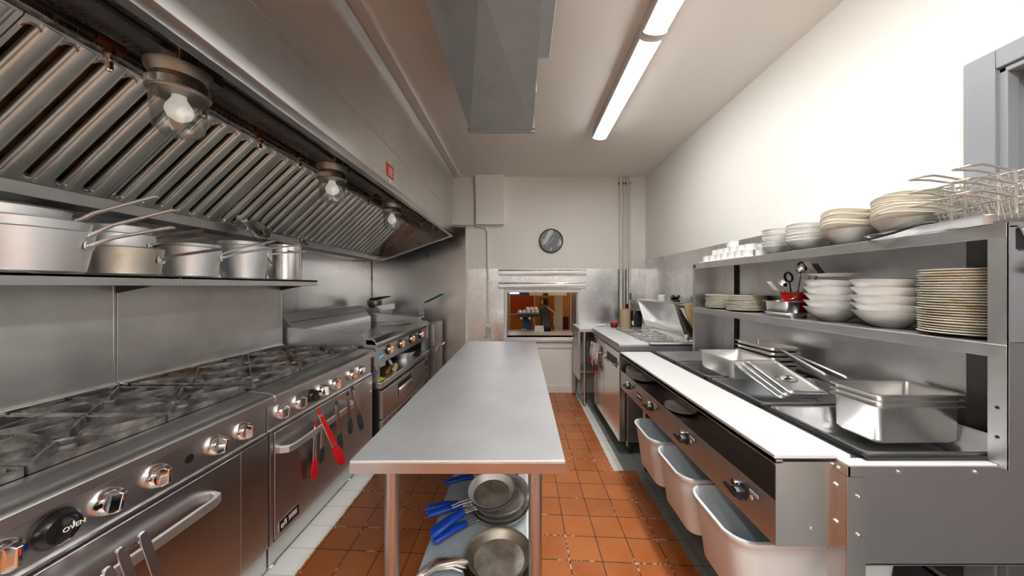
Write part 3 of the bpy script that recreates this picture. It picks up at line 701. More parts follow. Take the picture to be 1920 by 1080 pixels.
def make_range(y0, y1, label, door, knobs, handle, blacks, gys, badge=None, side_seams=(), sect=None):
    t = thing('gas_range', label, 'gas range', (-1.6, (y0 + y1) / 2, .0), 'gas ranges under the hood')
    # body
    mb = MB().box(-1.97, XF - .012, y0, y1, .14, .70)
    mesh_obj(mb, 'body', 'dark_grey', t)
    mesh_obj(MB().prism([(-1.99, .70), (XF - .012, .70), (XF - .012, .86), (-1.99, .86)], 'y', y0 + .002, y1 - .002), 'control_panel', 'steel', t, .002)
    mesh_obj(MB().prism([(-1.345, .905), (-1.25, .896), (-1.222, .888), (-1.212, .876), (-1.21, .846), (-1.222, .846), (-1.226, .858), (-1.345, .858)], 'y', y0 + .001, y1 - .001), 'front_rail', 'steel', t, .003)
    mesh_obj(MB().box(XF - .022, XF - .004, y0 + .004, y1 - .004, .694, .704), 'panel_ledge', 'steel_bright', t, .001)
    mesh_obj(MB().box(-1.985, -1.34, y0 + .004, y1 - .004, .86, .898), 'hob_tray', 'hob_tray', t)
    mesh_obj(MB().box(-1.99, -1.965, y0 + .004, y1 - .004, .895, .945), 'rear_ledge', 'steel_bright', t, .003)
    # kick panel and feet
    mesh_obj(MB().box(-1.95, XF - .008, y0 + .004, y1 - .004, .034, .135), 'kick_panel', 'steel', t, .002)
    for yy in (y0 + .06, y1 - .3):
        mesh_obj(MB().lathe([(.028, 0), (.03, .006), (.02, .018), (.018, .06)], (XF - .045, yy, 0), 20), 'foot', 'steel_dull', t)
    # fixed panels beside the door
    for a, b in side_seams:
        mesh_obj(MB().box(XF - .012, XF, a + .002, b - .002, .14, .688), 'side_panel', 'steel', t, .002)
    d = mesh_obj(MB().box(XF - .010, XF + .004, door[0] + .003, door[1] - .003, .148, .688), 'oven_door', 'steel', t, .004)
    # handle
    hA, hB = handle; hz = .585
    mb = MB().prism([(XF + .003, hA), (XF + .045, hA + .012), (XF + .058, hA + .045), (XF + .058, hB - .045), (XF + .045, hB - .012), (XF + .003, hB), (XF + .003, hB - .016), (XF + .034, hB - .03), (XF + .044, hB - .05), (XF + .044, hA + .05), (XF + .034, hA + .03), (XF + .003, hA + .016)], 'z', hz - .018, hz + .018)
    mesh_obj(mb, 'door_handle', 'aluminium', d, .004)
    # back guard and shelf
    for a, b in gys['guard']:
        mesh_obj(MB().box(-2.0, -1.985, a, b, .945, 1.425).box(-2.04, -1.985, b - .012, b, .945, 1.425), 'back_guard', 'steel_guard', t, .002)
    for a, b in gys['shelf']:
        mesh_obj(MB().box(-2.03, -1.705, a, b, 1.455, 1.468).box(-1.72, -1.705, a, b, 1.423, 1.468).box(-2.03, -2.018, a, b, 1.423, 1.50), 'high_shelf', 'steel_horizontal', t, .002)
        mesh_obj(MB().prism([(-2.0, 1.385), (-1.80, 1.425), (-1.80, 1.455), (-2.0, 1.455)], 'y', b - .03, b - .02), 'shelf_bracket', 'dark_grey', t)
    # burners and grates
    a, n = sect
    for k in range(n):
        for r_, cx in enumerate((-1.807, -1.500)):
            cy = a + .355 * (k + .5)
            if cy < .3: continue
            mesh_obj(MB().lathe([(.052, .893), (.056, .900), (.048, .912), (.030, .916), (.026, .909), (0, .909)], (cx, cy, 0), 28), 'burner', 'cast_iron', t)
            mesh_obj(grate_mb(cx, cy, .305, .352), 'grate', 'cast_iron', t, 0, 40)
    for i, y in enumerate(knobs):
        kk = knob(t, y, black=y in blacks, ang=random.uniform(-.25, .25), big=1.25 if y in blacks and badge == 'OVEN' else 1.0)
        if y in blacks: kk['label'] = 'black oven thermostat knob'
        if y in blacks and badge == 'OVEN':
            text('OVEN', .017, 'knob_lettering', 'ink_white', kk, (-1.2, y, .779), (PI / 2, 0, PI / 2))
    if badge == 'efi':
        b = mesh_obj(MB().box(XF + .004, XF + .007, 1.668, 1.815, .168, .222), 'badge', 'black_plastic', d, .001)
        b['label'] = 'black badge with white lettering and pale frame'
        text('efi', .046, 'lettering', 'ink_white', b, (XF + .0075, 1.70, .194), (PI / 2, 0, PI / 2))
        mb = MB()
        for z in (.185, .205): mb.box(XF + .007, XF + .0077, 1.735, 1.80, z, z + .003)
        for q in range(9): mb.box(XF + .007, XF + .0077, 1.738 + q * .0068, 1.742 + q * .0068, .190, .202)
        mesh_obj(mb, 'small_print', 'cream_rim', b)
        mb = MB()
        for (p, q, r_, s_) in ((1.666, 1.817, .222, .2245), (1.666, 1.817, .1655, .168), (1.666, 1.669, .1655, .2245), (1.814, 1.817, .1655, .2245)): mb.box(XF + .004, XF + .0082, p, q, r_, s_)
        mesh_obj(mb, 'badge_frame', 'steel_bright', b)
    return t
K2 = (1.702, 1.836, 1.946, 2.053, 2.186, 2.404, 2.535)
K1 = (1.47, 1.338, 1.123, .991, .881, .787, .66)
r1 = make_range(.20, 1.608, 'near gas range with a large black oven knob, cut by the left edge', (.60, 1.447), K1, (.64, 1.318), (.881,), {'guard': [(.2, 1.607)], 'shelf': [(.2, 1.638)]}, (.185, 4) and 'OVEN', [(1.447, 1.606), (.22, .60)], (.185, 4))
r2 = make_range(1.612, 2.722, 'far gas range with tongs hanging on its oven door handle', (1.64, 2.53), K2, (1.672, 2.36), (1.946,), {'guard': [(1.61, 2.722)], 'shelf': [(1.64, 2.735)]}, 'efi', [(2.53, 2.72), (1.614, 1.64)], (1.64, 3))
mesh_obj(MB().lathe([(.017, 0), (.017, .002), (0, .002)], (-1.252, 1.235, .772), 20, axis='x'), 'ignition_hole', 'dark_slot', r1)

# ------------------------------------------------------------------ griddle on stand
gd = thing('griddle', 'stainless gas griddle with a slanted white splashback beyond the ranges', 'griddle', (-1.6, 3.5, .75))
GY0, GY1 = 2.752, 4.29
mesh_obj(MB().prism([(-2.0, .75), (-1.225, .75), (-1.225, .925), (-2.0, .925)], 'y', GY0, GY1), 'body', 'steel', gd, .002)
mesh_obj(MB().prism([(-1.31, .972), (-1.262, .972), (-1.215, .945), (-1.213, .925), (-1.23, .925), (-1.31, .93)], 'y', GY0, GY1), 'front_rail', 'steel_bright', gd, .002)
mesh_obj(MB().box(-1.94, -1.33, GY0 + .02, GY1 - .02, .925, .957), 'griddle_plate', 'griddle_plate', gd, .003)
mesh_obj(MB().box(-1.335, -1.305, GY0 + .02, GY1 - .02, .925, .95), 'grease_trough', 'black_matte', gd)
for y in (GY0, GY1 - .012):
    s_ = [(-2.0, .925), (-2.0, 1.075), (-1.93, 1.075), (-1.345, 1.018), (-1.315, .975), (-1.24, .972), (-1.225, .925)]
    mesh_obj(MB().prism(s_, 'y', y, y + .012), 'side_splash', 'steel_dull', gd)
mesh_obj(MB().prism([(-1.935, 1.03), (-1.945, 1.045), (-2.055, 1.178), (-2.075, 1.178), (-2.075, .94), (-1.935, .94)], 'y', 2.80, 4.20), 'splashback', 'aluminium', gd)
mb = MB()
for k in range(44):
    y = 2.83 + k * .031
    mb.box(-1.994, -1.990, y, y + .018, 1.1, 1.105)
mb2 = MB(); mb2.xf = Matrix.Identity(4)
for k in range(44):
    y = 2.83 + k * .031
    p = Vector((-1.998, 0, 1.109)); q = Vector((-1.9945, 0, 1.1045))
    mb2.prism([(p.x, p.z), (p.x + .002, p.z + .002), (q.x + .002, q.z + .002), (q.x, q.z)], 'y', y, y + .018)
mesh_obj(mb2, 'vent_slots', 'dark_slot', gd)
mb = MB()
for k in range(58):
    y = GY0 + .03 + k * .0255; mb.box(-1.2255, -1.2235, y, y + .011, .897, .915)
mesh_obj(mb, 'air_slots', 'dark_slot', gd)
for y in (3.0, 3.29, 3.6, 3.93):
    k = knob(gd, y, .845, -1.222, big=.82)
    mesh_obj(MB().lathe([(.047, 0), (.045, .012), (0, .012)], (-1.226, y, .845), 24, axis='x'), 'knob_bezel', 'black_plastic', k)
b = mesh_obj(MB().box(-1.2255, -1.2235, 2.80, 2.90, .785, .835), 'badge', 'sticker_blue', gd); b['label'] = 'light blue and white round badge'
mesh_obj(MB().tube([(-1.223, 2.82, .795), (-1.223, 2.84, .82), (-1.223, 2.86, .80), (-1.223, 2.88, .825)], .004, 6), 'badge_mark', 'ink_white', b)
for y in (GY0 + .03, GY1 - .16):
    mesh_obj(MB().box(-1.27, -1.225, y, y + .05 if y < 3 else y + .14, .612, .75), 'stand_leg', 'galvanised', gd, .002)
mesh_obj(MB().box(-2.0, -1.95, GY0 + .02, GY1, .612, .75), 'stand_back', 'dark_grey', gd)
mesh_obj(MB().box(-1.30, -1.226, GY0 + .01, GY0 + .20, .715, .75), 'drip_lip', 'steel', gd, .002)
# chef base
cb = thing('refrigerated_drawer_base', 'low refrigerated stainless drawer unit standing under the griddle', 'refrigerator', (-1.55, 3.45, 0))
mesh_obj(MB().box(-1.98, -1.18, 2.762, 4.17, .555, .610), 'top', 'steel', cb, .006)
mesh_obj(MB().box(-1.96, -1.215, 2.775, 4.165, .06, .555), 'body', 'dark_slot', cb)
mesh_obj(MB().box(-1.96, -1.19, 4.0, 4.165, .06, .54), 'control_box', 'steel', cb, .003)
mb = MB()
for k in range(9): mb.box(-1.1905, -1.188, 4.03, 4.13, .12 + .02 * k, .13 + .02 * k)
mb.box(-1.1905, -1.187, 4.04, 4.12, .44, .50); mb.box(-1.1905, -1.187, 4.06, 4.10, .36, .40)
mesh_obj(mb, 'control_grille', 'black_plastic', cb)
for z0, z1 in ((.285, .53), (.04, .275)):
    dw = mesh_obj(MB().box(-1.225, -1.182, 2.79, 3.99, z0, z1), 'drawer', 'steel', cb, .004)
    mesh_obj(MB().box(-1.1825, -1.1805, 3.13, 3.50, z0 + .09, z1 - .035), 'handle_recess', 'dark_slot', dw)
    mesh_obj(MB().prism([(-1.181, z0 + .085), (-1.168, z0 + .10), (-1.168, z1 - .10), (-1.181, z0 + .16)], 'y', 3.14, 3.49), 'drawer_handle', 'steel_bright', dw)
for y in (2.85, 4.08):
    mesh_obj(MB().lathe([(0, -.02), (.03, -.02), (.03, .02), (0, .02)], (-1.25, y, .03), 20, axis='x'), 'caster', 'rubber', cb)
# small things on the chef base
t = thing('perforated_turner', 'perforated metal turner with a wooden handle on the drawer unit', 'spatula', (-1.33, 3.2, .61))
mb = MB(); mb.xf = Matrix.Translation((-1.33, 3.27, .70)) @ Matrix.Rotation(-.5, 4, 'Y') @ Matrix.Rotation(.25, 4, 'Z')
mb.box(-.002, .002, -.06, .06, -.07, .05); mesh_obj(mb, 'blade', 'steel_bright', t)
mb2 = MB(); mb2.xf = mb.xf
for a in range(5):
    for b_ in range(5): mb2.lathe([(.005, 0), (.005, .0008), (0, .0008)], (.0022, -.046 + a * .023, -.055 + b_ * .023), 8, axis='x')
mesh_obj(mb2, 'holes', 'dark_slot', t)
mesh_obj(MB().tube([(-1.27, 3.14, .635), (-1.24, 3.02, .63)], [.02, .017], 10), 'handle', 'wood_brown', t)
t = thing('wooden_scraper', 'short pale wooden scraper block beside the perforated turner', 'scraper', (-1.22, 3.16, .61))
mb = MB().tube([(-1.215, 3.13, .632), (-1.245, 3.23, .645)], [.022, .024], 10); mesh_obj(mb, 'block', 'wood', t)
t = thing('griddle_frying_pan', 'round steel frying pan at the far end of the drawer unit under the griddle', 'frying pan', (-1.5, 3.85, .612))
mesh_obj(MB().lathe([(.0, 0), (.13, 0), (.16, .06), (.165, .062), (.156, .058), (.127, .005), (0, .005)], (-1.40, 3.80, .612), 32), 'pan', 'steel', t)
mesh_obj(MB().tube([(-1.40, 3.64, .67), (-1.42, 3.5, .68), (-1.45, 3.44, .68)], [.01, .012, .009], 8), 'handle', 'steel', t)
tag(mesh_obj(MB().prism([(-1.30, 2.80), (-1.215, 2.785), (-1.20, 2.90), (-1.27, 2.93)], 'z', .6105, .6135), 'yellow_cloth', 'sticker_yellow'), 'small yellow green sponge cloth on the near corner of the drawer unit', 'cloth')
tg = thing('sizzle_turner', 'steel fish turner lying flat across the griddle plate', 'spatula', (-1.5, 4.0, .958))
mesh_obj(MB().prism([(-1.72, 3.92), (-1.72, 4.2), (-1.40, 4.2), (-1.40, 4.05), (-1.48, 3.92)], 'z', .960, .966), 'blade', 'steel_bright', tg)

# ------------------------------------------------------------------ fryer
fr = thing('deep_fryer', 'tall stainless deep fryer in the recess past the griddle', 'fryer', (-1.5, 4.6, 0))
mesh_obj(MB().box(-1.90, -1.165, 4.37, 4.80, .61, .92), 'tank_housing', 'steel', fr, .003)
mesh_obj(MB().box(-1.90, -1.18, 4.375, 4.795, .10, .605), 'cabinet', 'steel_dull', fr, .002)
dd = mesh_obj(MB().box(-1.18, -1.163, 4.395, 4.79, .12, .600), 'cabinet_door', 'steel', fr, .003)
mesh_obj(MB().tube([(-1.16, 4.66, .60), (-1.125, 4.66, .60), (-1.125, 4.79, .60), (-1.16, 4.79, .60)], .008), 'door_handle', 'steel_bright', dd)
s1 = mesh_obj(MB().prism([(4.42, .50), (4.66, .545), (4.66, .585), (4.42, .54)], 'x', -1.163, -1.161), 'warning_label', 'sticker_orange', dd); s1['label'] = 'orange warning label'
mesh_obj(MB().box(-1.163, -1.161, 4.42, 4.53, .55, .59), 'maker_label', 'ink_white', dd)
mesh_obj(MB().box(-1.80, -1.23, 4.42, 4.76, .9205, .9225), 'oil_surface', 'griddle_plate', fr)
mesh_obj(MB().box(-1.95, -1.89, 4.37, 4.80, .61, 1.10), 'flue', 'steel_dull', fr, .003)
for x in (-1.85, -1.22): mesh_obj(MB().lathe([(.02, 0), (.022, .01), (.016, .03), (.016, .1)], (x, 4.42, 0), 16), 'leg', 'steel_dull', fr)
fb = thing('hanging_fryer_basket', 'wire fryer basket with long green handles hanging over the deep fryer', 'fryer basket', (-1.45, 4.55, .95))
mb = MB()
for z in (.93, .99, 1.05): mb.tube([(-1.75, 4.43, z), (-1.40, 4.43, z), (-1.40, 4.7, z), (-1.75, 4.7, z), (-1.75, 4.43, z)], .003, 5)
for k in range(9):
    x = -1.74 + k * .042
    mb.tube([(x, 4.43, 1.05), (x, 4.43, .93), (x, 4.7, .93), (x, 4.7, 1.05)], .002, 5)
for k in range(6):
    y = 4.45 + k * .048
    mb.tube([(-1.75, y, 1.05), (-1.75, y, .93), (-1.40, y, .93), (-1.40, y, 1.05)], .002, 5)
mesh_obj(mb, 'wire_cage', 'wire', fb)
for y in (4.5, 4.62):
    g = mesh_obj(MB().tube([(-1.40, y, 1.0), (-1.39, y, 1.16), (-1.33, y, 1.20)], .007, 6), 'handle_post', 'wire', fb)
    mesh_obj(MB().tube([(-1.335, y, 1.20), (-1.10, y, 1.315)], .010, 6), 'handle_grip', 'green_plastic', g)
fv = thing('flue_cover', 'small bent stainless flue cover behind the griddle end', 'cover', (-1.85, 4.42, 1.1))
mesh_obj(MB().prism([(-1.97, 1.10), (-1.72, 1.12), (-1.72, 1.19), (-1.97, 1.155)], 'y', 4.40, 4.43), 'plate', 'steel_bright', fv)
lp = thing('blackened_ladle', 'blackened curved scoop hanging on the wall beyond the griddle', 'scoop', (-1.95, 4.55, 1.15))
mesh_obj(MB().lathe([(0, -.05), (.06, -.04), (.09, 0), (.095, .06), (.088, .06), (.082, 0), (.055, -.033), (0, -.042)], (-2.02, 4.5, 1.17), 24), 'bowl', 'pan_worn', lp)
mesh_obj(MB().tube([(-2.08, 4.5, 1.23), (-1.95, 4.5, 1.26), (-1.80, 4.5, 1.285)], [.03, .02, .006], 8), 'handle', 'black_matte', lp)

# ------------------------------------------------------------------ tongs hanging on oven door handles
def tongs(x, y, ztop, zbot, dx, dy, mat_tip, mat_arm, label, gap=.03, grip=None, tipw=.02, heads=True, turn=0.0):
    """pair of locking tongs hanging head down: arms from the hinge at the top, splayed slightly"""
    t = thing('tongs', label, 'tongs', (x, y, zbot), 'tongs on the oven door handles')
    L = ztop - zbot
    for s in (-1, 1):
        top = Vector((x, y, ztop)); bot = Vector((x + dx, y + dy, zbot)); side = Vector((0, s * gap, 0))
        mid = top.lerp(bot, .62) + side * .8
        a = MB().tube([top + Vector((0, s * .006, 0)), top.lerp(bot, .3) + side * .6, mid], [.008, .0095, .008], 8, .55)
        arm = mesh_obj(a, 'arm', mat_arm, t)
        if grip: mesh_obj(MB().tube([top.lerp(bot, .06) + side * .25 + Vector((.006, 0, 0)), top.lerp(bot, .58) + side * .78 + Vector((.006, 0, 0))], [.008, .0085], 8, .5), 'grip', grip, arm)
        e = bot + side * .6
        mesh_obj(MB().tube([mid, mid.lerp(e, .35), mid.lerp(e, .75), e], [.009, tipw, tipw * .95, .009], 10, .45), 'tip', mat_tip, t)
    mesh_obj(MB().lathe([(0, -.006), (.012, -.006), (.012, .006), (0, .006)], (x, y, ztop), 14, axis='x').tube([(x, y, ztop), (x, y, ztop + .022)], .005, 6), 'hinge', mat_tip if heads else mat_arm, t)
    return t
hx = XF + .064
tongs(hx + .02, 2.02 - .15, .70, .335, .06, .14, 'red_silicone', 'aluminium', 'big tongs with bright red tips and red grips slanting off the oven door handle', .018, 'red_silicone', .024)
tongs(hx - .02, 1.905, .615, .30, -.01, .0, 'red_silicone', 'steel', 'red tipped tongs hanging straight down behind the slanting red ones', .014, None, .022)
tongs(hx - .02, 1.975, .60, .36, -.012, .0, 'grey_silicone', 'steel', 'grey tipped tongs hanging just right of the straight red tipped ones', .014, None, .018)
tongs(hx + .012, 2.06, .685, .36, .0, .05, 'grey_silicone', 'chrome', 'grey tipped steel tongs in the middle of the oven door handle', .016, None, .017)
tongs(hx + .012, 2.19, .70, .42, .0, .045, 'grey_silicone', 'chrome', 'short grey tipped steel tongs second from the table end of the handle', .014, None, .018)
tongs(hx + .012, 2.25, .72, .40, .02, .10, 'grey_silicone', 'chrome', 'long grey tipped steel tongs nearest the table corner', .018, None, .018)
def flat_tongs(y, ztop, label):
    t = thing('tongs', label, 'tongs', (XF + .065, y, ztop - .3), 'flat steel tongs on the near oven handle')
    for s in (-1, 1):
        x0 = XF + .064 + (.012 if s > 0 else -.002)
        m = MB(); m.xf = Matrix.Translation((x0, y + s * .022, ztop - .012 * (s < 0))) @ Matrix.Rotation(.20, 4, 'X') @ Matrix.Rotation(-.05, 4, 'Y')
        m.prism([(-.010, 0), (-.013, -.03), (-.012, -.22), (-.022, -.28), (-.020, -.30), (.020, -.30), (.022, -.28), (.012, -.22), (.013, -.03), (.010, 0)], 'x', 0, .004)
        m.prism([(-.010, 0), (-.006, .006), (.006, .006), (.010, 0)], 'x', -.006, .004)
        mesh_obj(m, 'arm', 'steel', t, .001)
    mesh_obj(MB().cyl((XF + .062, y - .02, ztop - .02), (XF + .072, y + .02, ztop - .02), .004, 8), 'pivot', 'chrome', t)
flat_tongs(.985, .66, 'flat all steel tongs, tallest of the two pairs on the near oven handle')
flat_tongs(.90, .625, 'flat all steel tongs left of the tallest pair on the near oven handle')
# ================================================================== SAUCEPANS ON THE HIGH SHELF
SZ = 1.469
def saucepan(cx, cy, z, r, h, taper, mat, label, ha, hl, hrise, hmat='aluminium', handle=True, flat=.5, group='saucepans on the high shelf'):
    t = thing('saucepan', label, 'saucepan', (cx, cy, z), group)
    rb = r * taper
    prof = [(0, 0), (rb - .012, 0), (rb, .008), (rb + (r - rb) * .5, h * .5), (r, h - .004), (r + .004, h), (r, h + .001), (r - .005, h - .004), (rb + (r - rb) * .5 - .005, h * .5), (rb - .006, .012), (rb - .014, .006), (0, .006)]
    mesh_obj(MB().lathe(prof, (cx, cy, z), 48), 'pan_body', mat, t)
    if handle:
        c, s = math.cos(ha), math.sin(ha)
        p = Vector((cx + c * (r + .002), cy + s * (r + .002), z + h - .045))
        m = MB(); m.xf = Matrix.Translation((cx, cy, z + h - .052)) @ Matrix.Rotation(ha, 4, 'Z')
        lo = []
        for a in [(-.16 + .32 * k / 8) * (.17 / r) for k in range(9)]:
            rr = r - (r - rb) * .3 + .003
            w = .017 if 0 < [(-.16 + .32 * k / 8) * (.17 / r) for k in range(9)].index(a) < 8 else .009
            lo.append([(rr * math.cos(a), rr * math.sin(a), -w), ((rr + .005) * math.cos(a), (rr + .005) * math.sin(a), -w), ((rr + .005) * math.cos(a), (rr + .005) * math.sin(a), w), (rr * math.cos(a), rr * math.sin(a), w)])
        m.loft(lo, True, True)
        hb = mesh_obj(m, 'handle_plate', 'aluminium', t, .001)
        m = MB(); m.xf = Matrix.Translation((cx, cy, z + h - .052)) @ Matrix.Rotation(ha, 4, 'Z')
        for a in (-.11, 0, .11):
            a *= .17 / r; rr = r - (r - rb) * .3 + .009
            m.ball((rr * math.cos(a), rr * math.sin(a), 0), .0055, 10, 6)
        mesh_obj(m, 'rivets', 'chrome', hb)
        d = Vector((c, s, 0)); q0 = p + Vector((0, 0, -.005)); hl += .035; q1 = p + d * hl * .25 + Vector((0, 0, hrise * .35)); q2 = p + d * hl + Vector((0, 0, hrise))
        mesh_obj(MB().tube([q0, q1, q2 - d * .012, q2], [.014, .013, .013, .009], 10, flat), 'handle', hmat, t)
    return t
saucepan(-1.835, 1.20, SZ, .172, .160, .86, 'aluminium', 'largest bright aluminium saucepan at the left edge of the shelf, lowest of its nest', .50, .20, .085)
saucepan(-1.835, 1.195, SZ + .036, .166, .160, .86, 'aluminium', 'aluminium saucepan nested second in the largest one with stained rivets', .54, .21, .125)
saucepan(-1.86, 1.17, SZ + .075, .152, .160, .86, 'aluminium', 'aluminium saucepan on top of the largest nest at the left edge', .62, .20, .14)
saucepan(-1.835, 1.515, SZ, .127, .128, .9, 'aluminium_tan', 'yellowed aluminium saucepan with brown stained handle plate', .42, .19, .055, 'pan_worn')
saucepan(-1.855, 1.515, SZ + .055, .114, .135, .9, 'aluminium', 'grey saucepan nested in the yellowed one with a steel handle', .36, .17, .05, 'pan_worn')
saucepan(-1.88, 1.53, SZ + .11, .106, .12, .9, 'aluminium', 'small saucepan topmost over the yellowed one', .50, .15, .05, 'pan_worn')
saucepan(-1.835, 1.815, SZ, .132, .165, .84, 'aluminium', 'pale aluminium saucepan third along the shelf with scratches', .62, .24, .075)
saucepan(-1.87, 1.86, SZ + .03, .122, .160, .84, 'aluminium', 'saucepan nested inside the third one, its rim showing behind', .72, .22, .095)
saucepan(-1.835, 2.165, SZ, .133, .215, .82, 'aluminium', 'tall tapered aluminium saucepan beside the stock pot', .55, .17, .03)
saucepan(-1.86, 2.175, SZ + .045, .124, .20, .82, 'aluminium', 'saucepan nested in the tall tapered one', .62, .17, .05)
sp = thing('stock_pot', 'straight sided stainless stock pot at the end of the shelf', 'stock pot', (-1.835, 2.53, SZ))
mesh_obj(MB().lathe([(0, 0), (.108, 0), (.116, .008), (.117, .262), (.120, .265), (.116, .266), (.112, .262), (.111, .01), (0, .006)], (-1.835, 2.53, SZ), 48), 'pot_body', 'steel_bright', sp)
for a in (-.35, 2.79):
    c, s = math.cos(a), math.sin(a)
    pts = [(-1.835 + c * .117 - s * w, 2.53 + s * .117 + c * w, SZ + .215) for w in (-.045,)] + [(-1.835 + c * .150 - s * w, 2.53 + s * .150 + c * w, SZ + .21) for w in (-.04, 0, .04)] + [(-1.835 + c * .117 - s * w, 2.53 + s * .117 + c * w, SZ + .215) for w in (.045,)]
    mesh_obj(MB().tube(pts, .005, 8), 'loop_handle', 'chrome', sp)
def ladle(p0, p1, r, mat, label, perf=False, tilt=0.6):
    t = thing('ladle' if not perf else 'skimmer', label, 'ladle' if not perf else 'skimmer', p0, 'ladles in the stock pot')
    mesh_obj(MB().tube([p0, p1], .004, 8, .6), 'handle', 'steel_bright', t)
    m = MB(); m.xf = Matrix.Translation(p1) @ Matrix.Rotation(tilt, 4, 'Y')
    m.lathe([(0, -r * .55), (r * .6, -r * .42), (r, 0), (r + .002, .002), (r - .003, 0), (r * .58, -r * .36), (0, -r * .49)], (0, 0, 0), 28)
    b = mesh_obj(m, 'bowl', mat, t)
    if perf:
        m2 = MB(); m2.xf = m.xf
        for i in range(5):
            for j in range(max(1, i * 6)):
                a = 2 * PI * j / max(1, i * 6); q = r * .19 * i
                m2.ball((q * math.cos(a), q * math.sin(a), -r * .46 + q * q * 4), .0024, 6, 4)
        mesh_obj(m2, 'holes', 'dark_slot', b)
ladle((-1.84, 2.50, SZ + .03), (-1.80, 2.13, SZ + .36), .055, 'steel', 'plain steel ladle standing highest behind the skimmer', False, 1.1)
ladle((-1.83, 2.55, SZ + .03), (-1.76, 2.22, SZ + .335), .062, 'pan_worn', 'dark perforated skimmer leaning over the tapered saucepan', True, 1.1)
ladle((-1.84, 2.45, SZ + .03), (-1.74, 2.62, SZ + .30), .045, 'steel_bright', 'round bowled steel ladle leaning to the right over the stock pot rim', False, .9)

# ================================================================== WORK TABLE
TX0, TX1, TY0, TY1, TZ = -.556, .140, 1.056, 3.352, .86
tb = thing('work_table', 'long stainless steel work table in the middle of the kitchen', 'table', (-.2, 2.2, 0))
mesh_obj(MB().box(TX0, TX1, TY0, TY1, TZ - .012, TZ), 'table_top', 'steel_top', tb, .004)
mesh_obj(MB().box(TX0, TX1, TY0, TY0 + .003, TZ - .043, TZ - .008).box(TX0, TX1, TY1 - .003, TY1, TZ - .043, TZ - .008).box(TX0, TX0 + .003, TY0, TY1, TZ - .043, TZ - .008).box(TX1 - .003, TX1, TY0, TY1, TZ - .043, TZ - .008).box(TX0 + .02, TX1 - .02, TY0 + .02, TY1 - .02, TZ - .043, TZ - .03), 'table_apron', 'steel_apron_shaded', tb, .001)
for x, nm in ((-.438, 0), (.044, 1)):
    for y in (1.105, 3.29):
        l = mesh_obj(MB().cyl((x, y, .05), (x, y, TZ - .043), .0225, 24), 'leg', 'steel_apron_shaded', tb)
        mesh_obj(MB().lathe([(.015, 0), (.017, .01), (.012, .03), (.022, .05)], (x, y, 0), 16), 'foot', 'rubber', l)
mesh_obj(MB().box(-.437, .037, 1.09, 3.31, .205, .219).box(-.437, -.425, 1.09, 3.31, .18, .219).box(.025, .037, 1.09, 3.31, .18, .219), 'undershelf', 'galvanised_spangle', tb, .002)
mesh_obj(MB().box(.020, .036, 1.09, 3.31, .2192, .2215), 'shelf_edge_tape', 'white_gloss', tb)
# pans on the undershelf
UZ = .2205
def fry_pan(cx, cy, z, r, h, tilt, ha, label, mat='aluminium', sleeve=None, inner='pan_inside', hl=.235, group='frying pans on the undershelf', drop=0.0, steel_handle=False):
    t = thing('frying_pan', label, 'frying pan', (0, 0, 0), group)
    prof = [(0, 0), (r * .72, 0), (r * .80, .004), (r * .96, h * .75), (r, h), (r + .002, h + .001), (r - .003, h - .001), (r * .93, h * .75)]
    mesh_obj(MB().lathe(prof + [(r * .79, .006), (0, .006)], (0, 0, 0), 48), 'pan_body', mat, t)
    mesh_obj(MB().lathe([(0, .0065), (r * .775, .0068), (r * .775, .0062), (0, .0062)], (0, 0, 0), 40), 'cooking_surface', inner, t)
    c, s = math.cos(ha), math.sin(ha); D = Vector((c, s, 0)); p = D * (r * .97) + Vector((0, 0, h * .78))
    if steel_handle:
        mesh_obj(MB().tube([p, p + D * .05 + Vector((0, 0, .028)), p + D * .12 + Vector((0, 0, .036)), p + D * (hl - .02) + Vector((0, 0, .012)), p + D * hl + Vector((0, 0, .004))], [.015, .017, .021, .021, .011], 12, .5), 'handle', 'steel_bright', t)
    else:
        m = MB()
        for w in (-.008, .008):
            o = Vector((-s * w, c * w, 0)); m.tube([p + o, p + D * .06 + o + Vector((0, 0, .01)), p + D * .1 + o * .8 + Vector((0, 0, .012))], .0035, 6)
        mesh_obj(m, 'handle', 'steel_dull', t)
        m = MB()
        for w in (-.013, .013):
            o = Vector((-s * w, c * w, 0)); m.ball(p + o + D * .004, .005, 8, 6)
        mesh_obj(m, 'rivets', 'chrome', t)
        if sleeve:
            mesh_obj(MB().tube([p + D * .062 + Vector((0, 0, .010)), p + D * .075 + Vector((0, 0, .011)), p + D * .13 + Vector((0, 0, .014)), p + D * (hl - .02) + Vector((0, 0, .006 - drop)), p + D * hl + Vector((0, 0, -drop))], [.015, .020, .0215, .0195, .010], 12, .7), 'sleeve', sleeve, t)
    t.location = (cx, cy, z); t.rotation_euler = (tilt[0], tilt[1], 0)
    return t
A0 = math.radians(203)
fry_pan(-.115, 1.74, UZ, .150, .045, (0, 0), math.radians(221), 'worn pan with rusty rim, lowest of the stacked blue handled pans', 'aluminium_tan', 'blue_silicone')
fry_pan(-.120, 1.74, UZ + .024, .148, .045, (.03, .02), math.radians(190), 'frying pan second from the bottom of the blue handled stack', 'aluminium', 'blue_silicone')
fry_pan(-.125, 1.74, UZ + .048, .138, .042, (.05, .03), math.radians(203), 'dark inside frying pan in the middle of the blue handled stack', 'aluminium', 'blue_silicone', 'black_matte')
fry_pan(-.110, 1.73, UZ + .072, .146, .048, (.13, -.08), math.radians(213), 'deep frying pan tilted to the right under the two topmost ones', 'aluminium', 'blue_silicone')
fry_pan(-.152, 1.715, UZ + .103, .124, .036, (.16, -.05), math.radians(224), 'frying pan just under the topmost of the blue handled stack', 'aluminium', 'blue_silicone')
